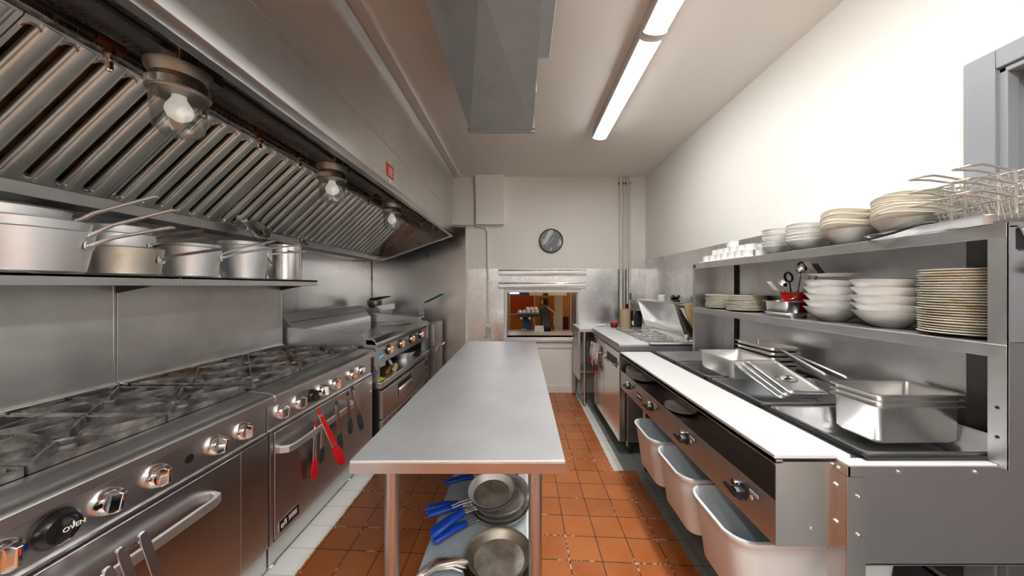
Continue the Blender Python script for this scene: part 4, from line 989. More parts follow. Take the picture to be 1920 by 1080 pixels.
fry_pan(-.158, 1.71, UZ + .118, .119, .036, (.18, -.03), math.radians(212), 'topmost round frying pan of the blue handled stack', 'aluminium', None)
fry_pan(-.13, 2.02, UZ + .02, .112, .045, (0, 0), math.radians(200), 'dark frying pan with a blue sleeve behind the stack under the table', 'pan_worn', 'blue_silicone', 'black_matte')
fry_pan(-.10, 2.25, UZ + .05, .12, .04, (.0, 0), math.radians(186), 'upper dark frying pan behind the stack, its blue sleeve just under the table edge', 'pan_worn', 'blue_silicone', 'black_matte')
fry_pan(-.10, 2.56, UZ, .13, .04, (.0, 0), math.radians(240), 'small dark frying pan far back on the undershelf', 'pan_worn', 'blue_silicone', 'black_matte')
for k, (a, dx) in enumerate(((192, -.006), (196, .004), (200, 0))):
    fry_pan(-.098 + dx, 1.385, UZ + k * .022, .142 - .002 * k, .038, (.02, .01), math.radians(a), ['lowest wide skillet with a bare steel handle at the table front', 'wide steel handled skillet in the middle of the front nest', 'wide used skillet with a brown worn inside, top of the front nest'][k], 'pan_worn', None, 'pan_inside', .19, 'steel handled skillets on the undershelf', 0, True)
# ================================================================== STEAM TABLE
BX, BY0, BY1, BZ = .94, .95, 2.555, .90
stt = thing('steam_table', 'stainless steam table with black control knobs along its front', 'steam table', (1.3, 1.75, 0))
WELLS = [(.985, 1.365), (1.405, 1.785), (1.825, 2.165), (2.205, 2.52)]
WX0_, WX1_ = 1.03, 1.585
mb = MB()
mb.box(BX, WX0_, BY0, BY1, BZ - .03, BZ); mb.box(WX1_, 1.63, BY0, BY1, BZ - .03, BZ)
ys = [BY0] + [v for w_ in WELLS for v in w_] + [BY1]
for a, b in zip(ys[::2], ys[1::2]): mb.box(WX0_, WX1_, a, b, BZ - .03, BZ)
mesh_obj(mb, 'top', 'steel_bright', stt)
mb = MB().box(BX, 1.63, BY0, BY0 + .012, .615, BZ - .03).box(BX, BX + .01, BY0 + .012, BY1, .615, BZ - .03).box(BX, 1.63, BY1 - .012, BY1, .615, BZ - .03).box(BX, 1.63, BY0, BY1, .612, .618)
mesh_obj(mb, 'body', 'steel_body_shaded', stt)
mesh_obj(MB().box(BX - .004, 1.64, BY0 - .006, BY0 + .004, BZ - .028, BZ + .002).box(BX - .005, BX + .004, BY0 - .006, .985, BZ - .028, BZ + .002), 'top_edge', 'steel_body_shaded', stt, .001)
mesh_obj(MB().box(BX, 1.372, BY0 - .003, BY0 + .036, BZ, BZ + .006), 'white_ledge', 'board_white', stt, .002)
# black rail strip between wells and board
mesh_obj(MB().box(.985, 1.02, BY0 + .04, BY1, BZ, BZ + .004), 'side_rail', 'steel_dull', stt)
for (a, b) in WELLS:
    mb = MB()
    t_ = .017; z0, z1 = BZ, BZ + .019
    mb.box(WX0_ - t_, WX1_ + t_, a - t_, a, z0, z1); mb.box(WX0_ - t_, WX1_ + t_, b, b + t_, z0, z1)
    mb.box(WX0_ - t_, WX0_, a, b, z0, z1); mb.box(WX1_, WX1_ + t_, a, b, z0, z1)
    mesh_obj(mb, 'well_gasket', 'black_plastic', stt, .003)
for sx, sy in ((BX, BY0), (1.59, BY0), (BX, BY1 - .05), (1.59, BY1 - .05)):
    L = MB()
    if sy == BY0: L.box(sx - .003, sx + .05, sy - .004, sy, .13, BZ - .03).box(sx - .003, sx, sy, sy + .06, .13, BZ - .03)
    else: L.box(sx, sx + .05, sy + .046, sy + .05, .13, .62).box(sx, sx + .004, sy, sy + .05, .13, .62)
    lg = mesh_obj(L, 'leg', 'steel_body_shaded', stt, .001)
    mesh_obj(MB().lathe([(.014, 0), (.018, .01), (.018, .03), (.022, .04), (.024, .14)], (sx + .02, sy + .03, 0), 16), 'adjustable_foot', 'black_matte' if sy > 2 else 'steel', lg)
    if (sx, sy) == (BX, BY0):
        mb = MB()
        for (x, y, z, ax) in ((BX - .003, BY0 + .027, .83, 'x'), (BX - .003, BY0 + .027, .72, 'x'), (BX + .027, BY0 - .004, .815, 'y'), (BX + .027, BY0 - .004, .705, 'y'), (BX - .005, BY0 + .02, .885, 'x')):
            q = MB()
            if ax == 'x': mb.lathe([(0, -.006), (.003, -.006), (.0055, -.003), (.006, 0), (0, 0)], (x, y, z), 10, axis='x')
            else: mb.lathe([(0, .006), (.003, .006), (.0055, .003), (.006, 0), (0, 0)], (x, y, z), 10, axis='y')
        mesh_obj(mb, 'bolts', 'chrome', lg)
mesh_obj(MB().box(BX + .03, 1.60, BY0 + .04, BY1 - .03, .285, .297), 'undershelf', 'steel_dull', stt, .002)
mb = MB()
for x in (1.08, 1.30, 1.52): mb.lathe([(0, .005), (.004, .005), (.006, 0), (0, 0)], (x, BY0 - .006, .887), 10, axis='y')
mesh_obj(mb, 'edge_bolts', 'chrome', stt)
# plate shelf with slanted control panel, hung on the front
PX, PY0, PY1 = .756, .979, 2.52
psf = mesh_obj(MB().box(PX, BX, PY0, PY0 + .003, .645, .897).box(PX, BX, PY1 - .003, PY1, .645, .897).box(PX + .005, BX, PY0 + .004, PY1 - .004, .645, .650).box(PX + .005, BX - .002, PY0 + .004, PY1 - .004, .752, .757).box(BX - .003, BX - .001, PY0 + .004, PY1 - .004, .757, .87), 'plate_shelf', 'steel_body_shaded', stt)
mesh_obj(MB().box(PX, PX + .004, PY0 + .0032, PY1 - .0032, .645, .779), 'control_panel', 'steel_body_shaded', stt, .001)
mesh_obj(MB().box(PX - .002, PX + .02, PY0, PY1, .893, .904).box(PX - .002, PX, PY0, PY1, .889, .904), 'board_support', 'steel_dull', stt)
for i, y in enumerate((2.32, 1.92, 1.517, 1.127)):
    k = mesh_obj(MB().lathe([(0, -.03), (.016, -.03), (.02, -.02), (.021, -.004), (.027, 0), (0, 0)], (PX, y, .716), 24, axis='x'), 'knob', 'black_plastic', stt)
    m = MB(); m.xf = Matrix.Translation((PX - .03, y, .716)) @ Matrix.Rotation(.06 * i - .1, 4, 'X')
    m.prism([(-.044, 0), (0, -.008), (.05, -.003), (.05, .003), (0, .008)], 'x', -.008, .004)
    mesh_obj(m, 'knob_pointer', 'black_plastic', k, .001)
    mesh_obj(MB().lathe([(0, -.012), (.012, -.012), (.013, 0), (0, 0)], (PX, y + .035, .728), 16, axis='x'), 'indicator_light', 'chrome', stt)
    lb = mesh_obj(MB().box(PX - .0012, PX, y - .075, y - .035, .738, .748).lathe([(0, -.0012), (.0075, -.0012), (.0075, 0), (0, 0)], (PX, y - .045, .725), 16, axis='x'), 'knob_label', 'ink_white', stt)
    mb = MB()
    for q in range(6): mb.box(PX - .0016, PX - .0012, y - .071 + q * .006, y - .068 + q * .006, .741, .745)
    mesh_obj(mb, 'label_print', 'dark_grey', lb)
bdg = mesh_obj(MB().box(PX - .002, PX, 2.075, 2.165, .690, .728), 'badge', 'black_plastic', stt); bdg['label'] = 'small black badge with white lettering'
text('ServeWell', .018, 'lettering', 'ink_white', bdg, (PX - .0025, 2.12, .710), (PI / 2, 0, -PI / 2))
mb = MB()
for y, z in ((1.0, .70),): mb.lathe([(0, .004), (.005, .003), (.006, 0), (0, 0)], (.86, PY0, .70), 12, axis='y')
mesh_obj(mb, 'side_bolt', 'chrome', stt)
cbd = tag(mesh_obj(MB().box(.753, .981, .980, 2.522, .905, .918), 'cutting_board', 'board_white', None, .003), 'long white cutting board along the front of the steam table', 'cutting board', 'white cutting boards')

# pans ----------------------------------------------------------------
def gn_loops(cx, cy, w, l, z, h, r=.02, rim=.012, th=.0015, taper=.012):
    o = [rrect(cx, cy, w, l, r + .006, z + h - .003), rrect(cx, cy, w, l, r + .006, z + h), rrect(cx, cy, w - 2 * rim, l - 2 * rim, r, z + h),
         rrect(cx, cy, w - 2 * rim - .004, l - 2 * rim - .004, r, z + h - .006), rrect(cx, cy, w - 2 * rim - 2 * taper, l - 2 * rim - 2 * taper, r, z + .014),
         rrect(cx, cy, w - 2 * rim - 2 * taper - .02, l - 2 * rim - 2 * taper - .02, r, z + th + .001)]
    u = [rrect(cx, cy, w - 2 * rim - 2 * taper - .018, l - 2 * rim - 2 * taper - .018, r, z), rrect(cx, cy, w - 2 * rim - 2 * taper + .003, l - 2 * rim - 2 * taper + .003, r, z + .013),
         rrect(cx, cy, w - 2 * rim - .001, l - 2 * rim - .001, r, z + h - .007), rrect(cx, cy, w - 2 * rim + .003, l - 2 * rim + .003, r, z + h - .003)]
    return u, o
def gn_pan(cx, cy, w, l, z, h, name, label, cat, group=None, mat='steel', rz=0):
    mb = MB(); u, o = gn_loops(0, 0, w, l, 0, h, taper=.005 if 'deep' in name else .010)
    mb.loft(u + o[:1], True); mb.loft(o, False, True)
    ob = mesh_obj(mb, name, mat, None, 0, 40, origin=(0, 0, 0))
    ob.location = (cx, cy, z); ob.rotation_euler = (0, 0, rz)
    WL[ob.name] = Vector((cx, cy, z))
    return tag(ob, label, cat, group)
for i, (a, b) in enumerate(WELLS):
    lb = ['wide steel pan sunk in the nearest well under the deep pan stack', 'wide steel pan sunk in the second well with lids leaning in it', 'wide steel pan sunk in the third well under the upright pan', 'wide steel pan sunk in the far well of the steam table'][i]
    gn_pan((WX0_ + WX1_) / 2, (a + b) / 2, WX1_ - WX0_ + .012, b - a + .012, BZ + .022 - .10, .10, 'food_pan', lb, 'pan', 'pans sunk in the steam table wells', 'steel')
# stack of three deep pans
dp = ['deep steel pan at the bottom of the near nested stack', 'deep steel pan in the middle of the near nested stack', 'topmost deep steel pan of the near nested stack']
for k in range(3):
    gn_pan(1.425, 1.262, .335, .195, .853 + .021 * k, .137, 'deep_food_pan', dp[k], 'pan', 'deep pans nested by the tower post', 'pan_steel', .02)
gn_pan(1.237, 1.91, .262, .325, .919, .105, 'deep_food_pan', 'squarish deep steel pan standing upright behind the leaning lids', 'pan', None, 'pan_steel', .0)
for k in range(5):
    gn_pan(1.47, 1.985, .176, .325, .919 + .027 * k, .05, 'shallow_food_pan', 'shallow steel pan, ' + ['bottom', 'second lowest', 'middle', 'second highest', 'topmost'][k] + ' in the stack behind the lids', 'pan', 'stacked shallow pans on the steam table', 'steel_bright', .03)
def lid(w, l, label, M4, mat='pan_steel'):
    t = thing('pan_lid', label, 'lid', (0, 0, 0), 'lids leaning in the steam table')
    mb = MB()
    a = [rrect(0, 0, w, l, .016, -.004), rrect(0, 0, w, l, .016, 0), rrect(0, 0, w - .022, l - .022, .014, 0), rrect(0, 0, w - .026, l - .026, .014, .006), rrect(0, 0, w - .045, l - .045, .014, .0065), rrect(0, 0, w - .056, l - .056, .014, -.001)]
    mb.loft([rrect(0, 0, w - .01, l - .01, .014, -.004)] + a, True, True)
    mesh_obj(mb, 'lid_plate', mat, t, 0, 40)
    mesh_obj(MB().lathe([(.044, -.001), (.040, -.0015), (.030, -.002), (.036, .0025), (.044, .0025)][::-1], (0, -.03, .0), 32, 1.0, .8), 'handle_dimple', 'steel_bright', t)
    mesh_obj(MB().tube([(-.034, -.03, .0), (-.022, -.03, .008), (0, -.03, .010), (.022, -.03, .008), (.034, -.03, .0)], .013, 10, .4), 'handle', 'chrome', t)
    t.matrix_world = M4
    return t
def frame(o, xdir, ydir):
    x = Vector(xdir).normalized(); y = Vector(ydir); y = (y - x * y.dot(x)).normalized(); z = x.cross(y)
    return Matrix(((x.x, y.x, z.x, o[0]), (x.y, y.y, z.y, o[1]), (x.z, y.z, z.z, o[2]), (0, 0, 0, 1)))
lid(.182, .33, 'steel lid with a recessed handle facing up, leaning in the second well', frame((1.30, 1.640, 0.977), (1, 0, -.02), (.16, 1, .26)))
lid(.182, .33, 'steel lid directly under the upward facing one', frame((1.272, 1.640, 0.965), (1, 0, -.03), (.16, 1, .25)), 'steel')
lid(.182, .33, 'lowest steel lid of the three leaning in the second well', frame((1.250, 1.640, 0.953), (1, 0, -.03), (.15, 1, .24)), 'steel')
lid(.182, .33, 'steel lid standing steeply behind the upward facing one', frame((1.452, 1.640, 1.0), (.7, 0, -.55), (.08, 1, .22)), 'steel_dull')
lid(.182, .33, 'darkest steel lid leaning against the back of the steam table', frame((1.505, 1.60, 1.0), (.75, 0, -.42), (.02, 1, .16)), 'steel_dull')

# plates in the plate shelf
def plate_mb(r, sy=1.0):
    return MB().lathe([(0, .0), (r * .56, .0), (r * .60, .003), (r * .95, .0105), (r, .0125), (r, .0145), (r * .96, .0145), (r * .62, .0065), (r * .56, .004), (0, .004)], (0, 0, 0), 48, 1, sy)
def plate_stack(n, cx, cy, z, r, step, where, group, mat='ceramic', sy=1.0, jitter=.002, rz=0, rimmat=None, name='plate', cat='plate'):
    first = None
    for i in range(n):
        lab = where + ', ' + rank(i, n)
        loc = (cx + random.uniform(-jitter, jitter), cy + random.uniform(-jitter, jitter), z + i * step)
        if first is None:
            first = mesh_obj(plate_mb(r, sy), name, mat, None, 0, 50, origin=(0, 0, 0))
            if rimmat:
                rm = mesh_obj(MB().lathe([(r * .985, .0118), (r + .0012, .0125), (r + .0015, .0145), (r * .985, .0150)], (0, 0, 0), 48, 1, sy), 'rim_band', rimmat, None, origin=(0, 0, 0))
                rm.parent = first; rm.location = (0, 0, 0)
            tag(first, lab, cat, group); first.location = loc; first.rotation_euler = (0, 0, rz)
            continue
        c = dup(first, loc, (random.uniform(-.004, .004), random.uniform(-.004, .004), rz + random.uniform(-.02, .02) + (random.uniform(0, 6) if sy == 1 else 0)), lab)
plate_stack(8, .868, 2.385, .7575, .107, .0072, 'white oval platter at the far end of the plate shelf', 'platters on the plate shelf', 'ceramic', 1.3, .002)
plate_stack(2, .850, 1.764, .7575, .078, .008, 'small white oval plate in the middle of the plate shelf', 'small plates on the plate shelf', 'ceramic', 1.2)

# bins under the steam table
def bin_(y0, y1, label):
    cx, w, l = 1.01, .60, y1 - y0
    cy = (y0 + y1) / 2
    loops = []
    def rr(w, l, r, z, dip=0):
        o = []
        for (x, y, zz) in rrect(cx, cy, w, l, r, z, 6):
            q = (abs(y - cy) / (l / 2))
            o.append((x, y, zz - dip * max(0, 1 - q * 1.6) * (1 if x < cx - w * .4 else 0)))
        return o
    zb, zt = .300, .562
    out = [rr(w - .10, l - .06, .05, zb), rr(w - .085, l - .045, .06, zb + .012), rr(w - .03, l - .02, .07, zt - .05, .02), rr(w - .02, l - .012, .07, zt - .02, .035), rr(w, l, .075, zt - .012, .035), rr(w, l, .075, zt, .035), rr(w - .02, l - .02, .068, zt + .002, .035), rr(w - .03, l - .028, .065, zt - .008, .035), rr(w - .04, l - .03, .06, zt - .06, .02), rr(w - .10, l - .06, .05, zb + .02), rr(w - .12, l - .08, .04, zb + .012)]
    mb = MB(); mb.loft(out, True, True)
    o = mesh_obj(mb, 'storage_bin', 'bin_plastic', None, 0, 60)
    return tag(o, label, 'bin', 'white bins under the steam table')
bin_(1.09, 1.425, 'nearest white plastic bin under the steam table')
bin_(1.445, 1.78, 'white plastic bin in the middle of the row under the steam table')
bin_(1.80, 2.14, 'far white plastic bin with a wavy front rim beside the caster')
# cream box standing behind under the table
t = thing('ingredient_box', 'pale box standing on the floor behind the near steam table leg', 'box', (1.5, 1.1, 0))
mesh_obj(MB().box(1.30, 1.62, 1.02, 1.4, 0, .27), 'body', 'cloth_grey', t, .01)
mesh_obj(MB().box(1.29, 1.63, 1.01, 1.41, .255, .275), 'lid', 'white_gloss', t, .004)

# ------------------------------------------------------------------ overshelf tower
OX = 1.376
osf = thing('double_overshelf', 'two tier stainless overshelf standing on the steam table', 'shelf', (1.5, 1.8, BZ))
mb = MB()
Y0, Y1 = .928, 2.645
mb.box(OX, 1.63, Y0, Y0 + .003, BZ, 1.26); mesh_obj(mb, 'lower_end_panel', 'steel_body_shaded', osf)
mesh_obj(MB().box(OX, 1.63, Y0, Y0 + .003, 1.262, 1.52).box(OX, 1.40, Y0, Y0 + .003, 1.52, 1.592).box(OX, 1.63, Y0, Y0 + .003, 1.588, 1.603), 'upper_end_panel', 'steel_horizontal', osf)
mesh_obj(MB().box(OX - .002, OX + .002, Y0, Y0 + .042, BZ, 1.60).box(OX - .002, OX, Y0 - .001, Y0 + .003, BZ, 1.60), 'near_post', 'steel_guard', osf)
mb = MB()
for z in (1.07, .985): mb.lathe([(0, -.001), (.0045, -.001), (.0045, 0), (0, 0)], (OX - .0022, Y0 + .022, z), 12, axis='x')
mesh_obj(mb, 'post_holes', 'dark_slot', osf)
mesh_obj(MB().box(OX, 1.63, Y1 - .003, Y1, BZ, 1.60).box(OX - .002, OX + .002, Y1 - .03, Y1, BZ, 1.60), 'far_end_panel', 'steel_dull', osf)
mesh_obj(MB().box(1.612, 1.618, 2.46, 2.50, BZ, 1.58), 'gap_shade_strip', 'black_matte', osf)  # black strip standing in for the shade in the far gap
mesh_obj(MB().box(1.622, 1.63, 1.20, Y1, BZ, 1.60), 'back_panel', 'steel_guard', osf)
for z1, z0, nm in ((1.252, 1.214, 'lower_shelf'), (1.600, 1.560, 'top_shelf')):
    mesh_obj(MB().box(OX, 1.63, Y0 + .003, Y1, z1 - .003, z1).box(OX - .003, OX, Y0 + .003, Y1, z0, z1).box(OX, OX + .02, Y0 + .003, Y1, z0, z0 + .003), nm, 'steel_guard', osf, .001)
mesh_obj(MB().box(OX - .0045, OX - .003, 2.60, 2.635, 1.566, 1.592), 'maker_plate', 'rust_brass', osf)
mesh_obj(MB().lathe([(.02, 0), (.021, .01), (.017, .03), (0, .032)], (1.445 + .005, Y0, 1.475), 24, axis='y'), 'side_knob', 'dark_grey', osf)
sg = thing('instruction_card', 'blue and white instruction card in a slot at the end of the overshelf', 'card', (1.5, Y0, 1.53))
mesh_obj(MB().box(1.395, 1.62, Y0 - .001, Y0, 1.525, 1.585), 'slot', 'black_matte', sg)
mesh_obj(MB().prism([(1.402, 1.585), (1.432, 1.527), (1.62, 1.527), (1.62, 1.585)], 'y', Y0 - .006, Y0 - .002), 'card', 'ink_white', sg)
mesh_obj(MB().prism([(1.42, 1.578), (1.445, 1.534), (1.618, 1.534), (1.618, 1.578)], 'y', Y0 - .0068, Y0 - .006), 'blue_field', 'sign_blue', sg)
mb = MB()
for k, (a, b) in enumerate(((1.422, 1.452), (1.428, 1.465), (1.432, 1.474), (1.438, 1.458))): mb.box(a, b, Y0 - .0075, Y0 - .0068, 1.569 - .009 * k, 1.573 - .009 * k)
mesh_obj(mb, 'card_print', 'ink_white', sg)

# ------------------------------------------------------------------ crockery on the overshelf
SX, LZ, UZ2 = 1.512, 1.2525, 1.6005
plate_stack(25, 1.512, 1.105, LZ, .118, .0088, 'cream brown-rimmed plate in the tall stack by the post', 'cream plates in the tall stack', 'ceramic_cream', 1, .003, 0, 'cream_rim')
plate_stack(12, 1.512, 2.215, LZ, .116, .0085, 'cream brown-rimmed plate in the second stack from the far end', 'cream plates in the second far stack', 'ceramic_cream', 1, .003, 0, 'cream_rim')
plate_stack(12, 1.512, 2.475, LZ, .116, .0085, 'cream brown-rimmed plate in the farthest lower shelf stack', 'cream plates in the farthest stack', 'ceramic_cream', 1, .003, 0, 'cream_rim')
def bowl_stack(n, cx, cy, z, r, h, step, where, group, mat='ceramic', wav=0.0, rimmat=None, tilt=.03, name='bowl', cat='bowl'):
    first = None
    for i in range(n):
        lab = where + ', ' + rank(i, n)
        loc = (cx + random.uniform(-.003, .003), cy + random.uniform(-.003, .003), z + i * step)
        if first is None:
            prof = [(0, 0), (r * .42, 0), (r * .46, .004), (r * .66, h * .3), (r * .85, h * .66), (r - .001, h - .003), (r + .001, h), (r - .004, h), (r * .82, h * .67), (r * .62, h * .33), (r * .42, .009), (0, .007)]
            loops = []
            for rr_, zz in prof:
                rr_ = max(rr_, 1e-5)
                loops.append([(rr_ * math.cos(2 * PI * k / 56), rr_ * math.sin(2 * PI * k / 56), zz + wav * (rr_ / r) ** 3 * math.cos(2 * (2 * PI * k / 56))) for k in range(56)])
            mb = MB(); mb.loft(loops, True, True)
            first = mesh_obj(mb, name, mat, None, 0, 50, origin=(0, 0, 0))
            if rimmat:
                l2 = [[((q_) * math.cos(2 * PI * k / 56), q_ * math.sin(2 * PI * k / 56), zz + wav * (q_ / r) ** 3 * math.cos(2 * (2 * PI * k / 56))) for k in range(56)] for q_, zz in ((r * .99, h - .003), (r + .0018, h - .002), (r + .0018, h + .0008), (r * .985, h + .0008))]
                m2 = MB(); m2.loft(l2); rm = mesh_obj(m2, 'rim_band', rimmat, None, origin=(0, 0, 0)); rm.parent = first; rm.location = (0, 0, 0)
            tag(first, lab, cat, group); first.location = loc
            continue
        dup(first, loc, (random.uniform(-tilt, tilt), random.uniform(-tilt, tilt), random.uniform(-.3, .3) if wav else random.uniform(0, 6)), lab)
bowl_stack(5, 1.505, 1.352, LZ, .112, .068, .032, 'white bowl in the stack next to the tall plates', 'white bowls beside the tall plates', 'ceramic', .004, None, .035)
bowl_stack(5, 1.505, 1.588, LZ, .112, .068, .032, 'white bowl in the stack beside the red bucket', 'white bowls beside the red bucket', 'ceramic', .004, None, .035)
plate_stack(1, 1.515, 1.60, LZ + .215, .10, .01, 'white saucer lying on the left bowl stack', 'saucers on the bowl stack', 'ceramic')
# red bucket and utensils
rb = thing('utensil_bucket', 'red plastic bucket holding kitchen utensils on the lower shelf', 'bucket', (1.53, 1.845, LZ))
mesh_obj(MB().lathe([(0, 0), (.05, 0), (.052, .004), (.066, .128), (.070, .13), (.070, .136), (.063, .134), (.049, .008), (0, .006)], (1.53, 1.845, LZ), 32), 'bucket', 'red_plastic', rb)
mesh_obj(MB().tube([(1.53, 1.777, LZ + .13), (1.48, 1.80, LZ + .10), (1.47, 1.845, LZ + .09), (1.48, 1.89, LZ + .10), (1.53, 1.913, LZ + .13)], .002, 6), 'bail', 'steel_bright', rb)
def spoon(dx, dy, top, kind, lab, mat='steel_bright', nm='serving_spoon'):
    p0 = Vector((1.53, 1.845, LZ + .02)); p1 = Vector((1.53 + dx, 1.845 + dy, LZ + top))
    t = thing(nm, lab, nm.replace('_', ' '), p0, 'utensils in the red bucket')
    mesh_obj(MB().tube([p0, p1], .0035, 8), 'handle', mat, t)
    d = (p1 - p0).normalized()
    m = MB(); m.xf = Matrix.Translation(p1 + d * .025) @ Matrix.Rotation(math.atan2(dx, 1), 4, 'Y') @ Matrix.Rotation(.9 if kind != 'ring' else 1.4, 4, 'Y')
    if kind == 'bowl': m.lathe([(0, -.018), (.018, -.014), (.030, 0), (.031, .001), (.028, 0), (.017, -.011), (0, -.015)], (0, 0, 0), 20, 1, .8)
    elif kind == 'ring': m.tube([(.026 * math.cos(a * PI / 8), .026 * math.sin(a * PI / 8), 0) for a in range(17)], .006, 8)
    elif kind == 'blade': m.box(-.05, .02, -.02, .02, -.001, .001)
    mesh_obj(m, 'head', mat, t)
spoon(-.035, .03, .165, 'bowl', 'steel serving spoon bowl just over the bucket rim')
spoon(-.02, .012, .195, 'ring', 'black ringed scoop upright in the bucket', 'black_plastic', 'scoop')
spoon(.0, -.035, .235, 'bowl', 'tall steel spoon leaning right in the bucket')
spoon(.02, -.02, .25, 'ring', 'tallest black ringed scoop in the bucket', 'black_plastic', 'scoop')
spoon(.01, -.09, .235, 'blade', 'pinkish spatula blade leaning far right from the bucket', 'aluminium_tan', 'spatula')
spoon(.02, -.12, .225, 'blade', 'dark spatula leaning furthest right from the bucket', 'dark_grey', 'spatula')
spoon(-.04, .075, .14, 'blade', 'thin steel spatula leaning left over the small pans', 'steel', 'spatula')
gn_pan(1.44, 1.80, .125, .22, LZ, .03, 'small_tray', 'shallow white rimmed tray under the small deep pan', 'tray', None, 'steel_bright')
gn_pan(1.44, 1.82, .11, .18, LZ + .012, .075, 'small_deep_pan', 'small deep steel pan left of the red bucket', 'pan', None, 'steel')
# top shelf
bowl_stack(7, 1.505, 1.93, UZ2, .080, .052, .0165, 'small white bowl in the left stack on the top shelf', 'small white bowls on the top shelf', 'ceramic', .0, None, .02)
bowl_stack(6, 1.505, 1.715, UZ2, .104, .055, .0165, 'white bowl in the right stack on the top shelf', 'white bowls on the top shelf', 'ceramic', .003, None, .03)
bowl_stack(1, 1.505, 1.49, UZ2, .112, .075, .02, 'cream bowl under the left stack of wavy dishes', 'cream bowls on the top shelf', 'ceramic_cream')
bowl_stack(6, 1.505, 1.49, UZ2 + .062, .112, .03, .0125, 'wavy cream dish in the left top shelf stack', 'wavy cream dishes in the left stack', 'ceramic_cream', .012, 'cream_rim', .04, 'oval_dish', 'dish')
bowl_stack(1, 1.505, 1.262, UZ2, .112, .075, .02, 'cream bowl under the right stack of wavy dishes', 'cream bowls on the top shelf', 'ceramic_cream')
bowl_stack(7, 1.505, 1.262, UZ2 + .060, .114, .03, .0125, 'wavy cream dish in the right top shelf stack', 'wavy cream dishes in the right stack', 'ceramic_cream', .012, 'cream_rim', .05, 'oval_dish', 'dish')
# ramekins
rk = None
tr = tag(mesh_obj(MB().box(1.385, 1.62, 2.02, 2.56, UZ2, UZ2 + .008), 'ramekin_tray', 'ceramic', None, .003), 'thin white tray under the ramekins on the top shelf', 'tray')
pos = []
for j in range(7):
    for i in range(3): pos.append((1.42 + .078 * i, 2.07 + .074 * j, 0))
for j in range(6):
    for i in range(2): pos.append((1.455 + .078 * i, 2.09 + .074 * j, 1))
pos += [(1.46, 2.27, 2), (1.50, 2.345, 2)]
rows = ['front', 'middle', 'back']
ords = ['first', 'second', 'third', 'fourth', 'fifth', 'sixth', 'seventh']
for n_, (x, y, lv) in enumerate(pos):
    if lv == 0: lab = f'white ramekin on the tray, {rows[n_ % 3]} row, {ords[n_ // 3]} from the bowls'
    elif lv == 1: m_ = n_ - 21; lab = f'white ramekin, second layer, {["front", "back"][m_ % 2]} row, {ords[m_ // 2]} from the bowls'
    else: lab = ['white ramekin in the top layer nearer the bowls', 'white ramekin in the top layer farther from the bowls'][n_ - 33]
    loc = (x + random.uniform(-.003, .003), y + random.uniform(-.003, .003), UZ2 + .0085 + lv * .041)
    if rk is None:
        mb = MB().lathe([(0, 0), (.030, 0), (.032, .002), (.033, .036), (.0345, .040), (.031, .0405), (.030, .036), (.029, .005), (0, .004)], (0, 0, 0), 28)
        rk = mesh_obj(mb, 'ramekin', 'ceramic', None, 0, 40, origin=(0, 0, 0)); rk.location = loc; tag(rk, lab, 'ramekin', 'white ramekins on the top shelf')
    else: dup(rk, loc, (0, 0, random.uniform(0, 6)), lab)
# sheet tray
sh = MB()
u, o_ = gn_loops(0, 0, .225, .44, 0, .026, .012, .008, .0015, .006)
sh.loft(u + o_[:1], True); sh.loft(o_, False, True)
st_ = mesh_obj(sh, 'sheet_tray', 'aluminium', None, 0, 40, origin=(0, 0, 0)); st_.location = (1.4865, 1.138, UZ2 + .0015); st_.rotation_euler = (0, 0, -.2)
tag(st_, 'wide grey sheet tray overhanging the near end of the top shelf', 'tray')
# tongs and cloth in the tray
t = thing('black_tongs', 'black handled tongs lying on the rim of the sheet tray', 'tongs', (1.38, 1.2, 1.62))
mesh_obj(MB().tube([(1.46, 1.08, 1.640), (1.385, 1.14, 1.638), (1.358, 1.20, 1.616), (1.352, 1.262, 1.606), (1.39, 1.34, 1.606)], .0045, 8), 'upper_arm', 'black_plastic', t)
mesh_obj(MB().tube([(1.48, 1.09, 1.633), (1.43, 1.22, 1.636), (1.40, 1.32, 1.622)], .005, 8), 'lower_arm', 'dark_grey', t)
t = thing('plastic_cup', 'pale grey upturned plastic cup on the sheet tray left of the baskets', 'cup', (1.50, 1.17, 1.60))
mesh_obj(MB().lathe([(0, .055), (.03, .055), (.04, .05), (.05, .01), (.052, .005), (.048, .004), (.036, .045), (0, .05)], (1.50, 1.215, UZ2 + .004), 28), 'body', 'cloth_grey', t)
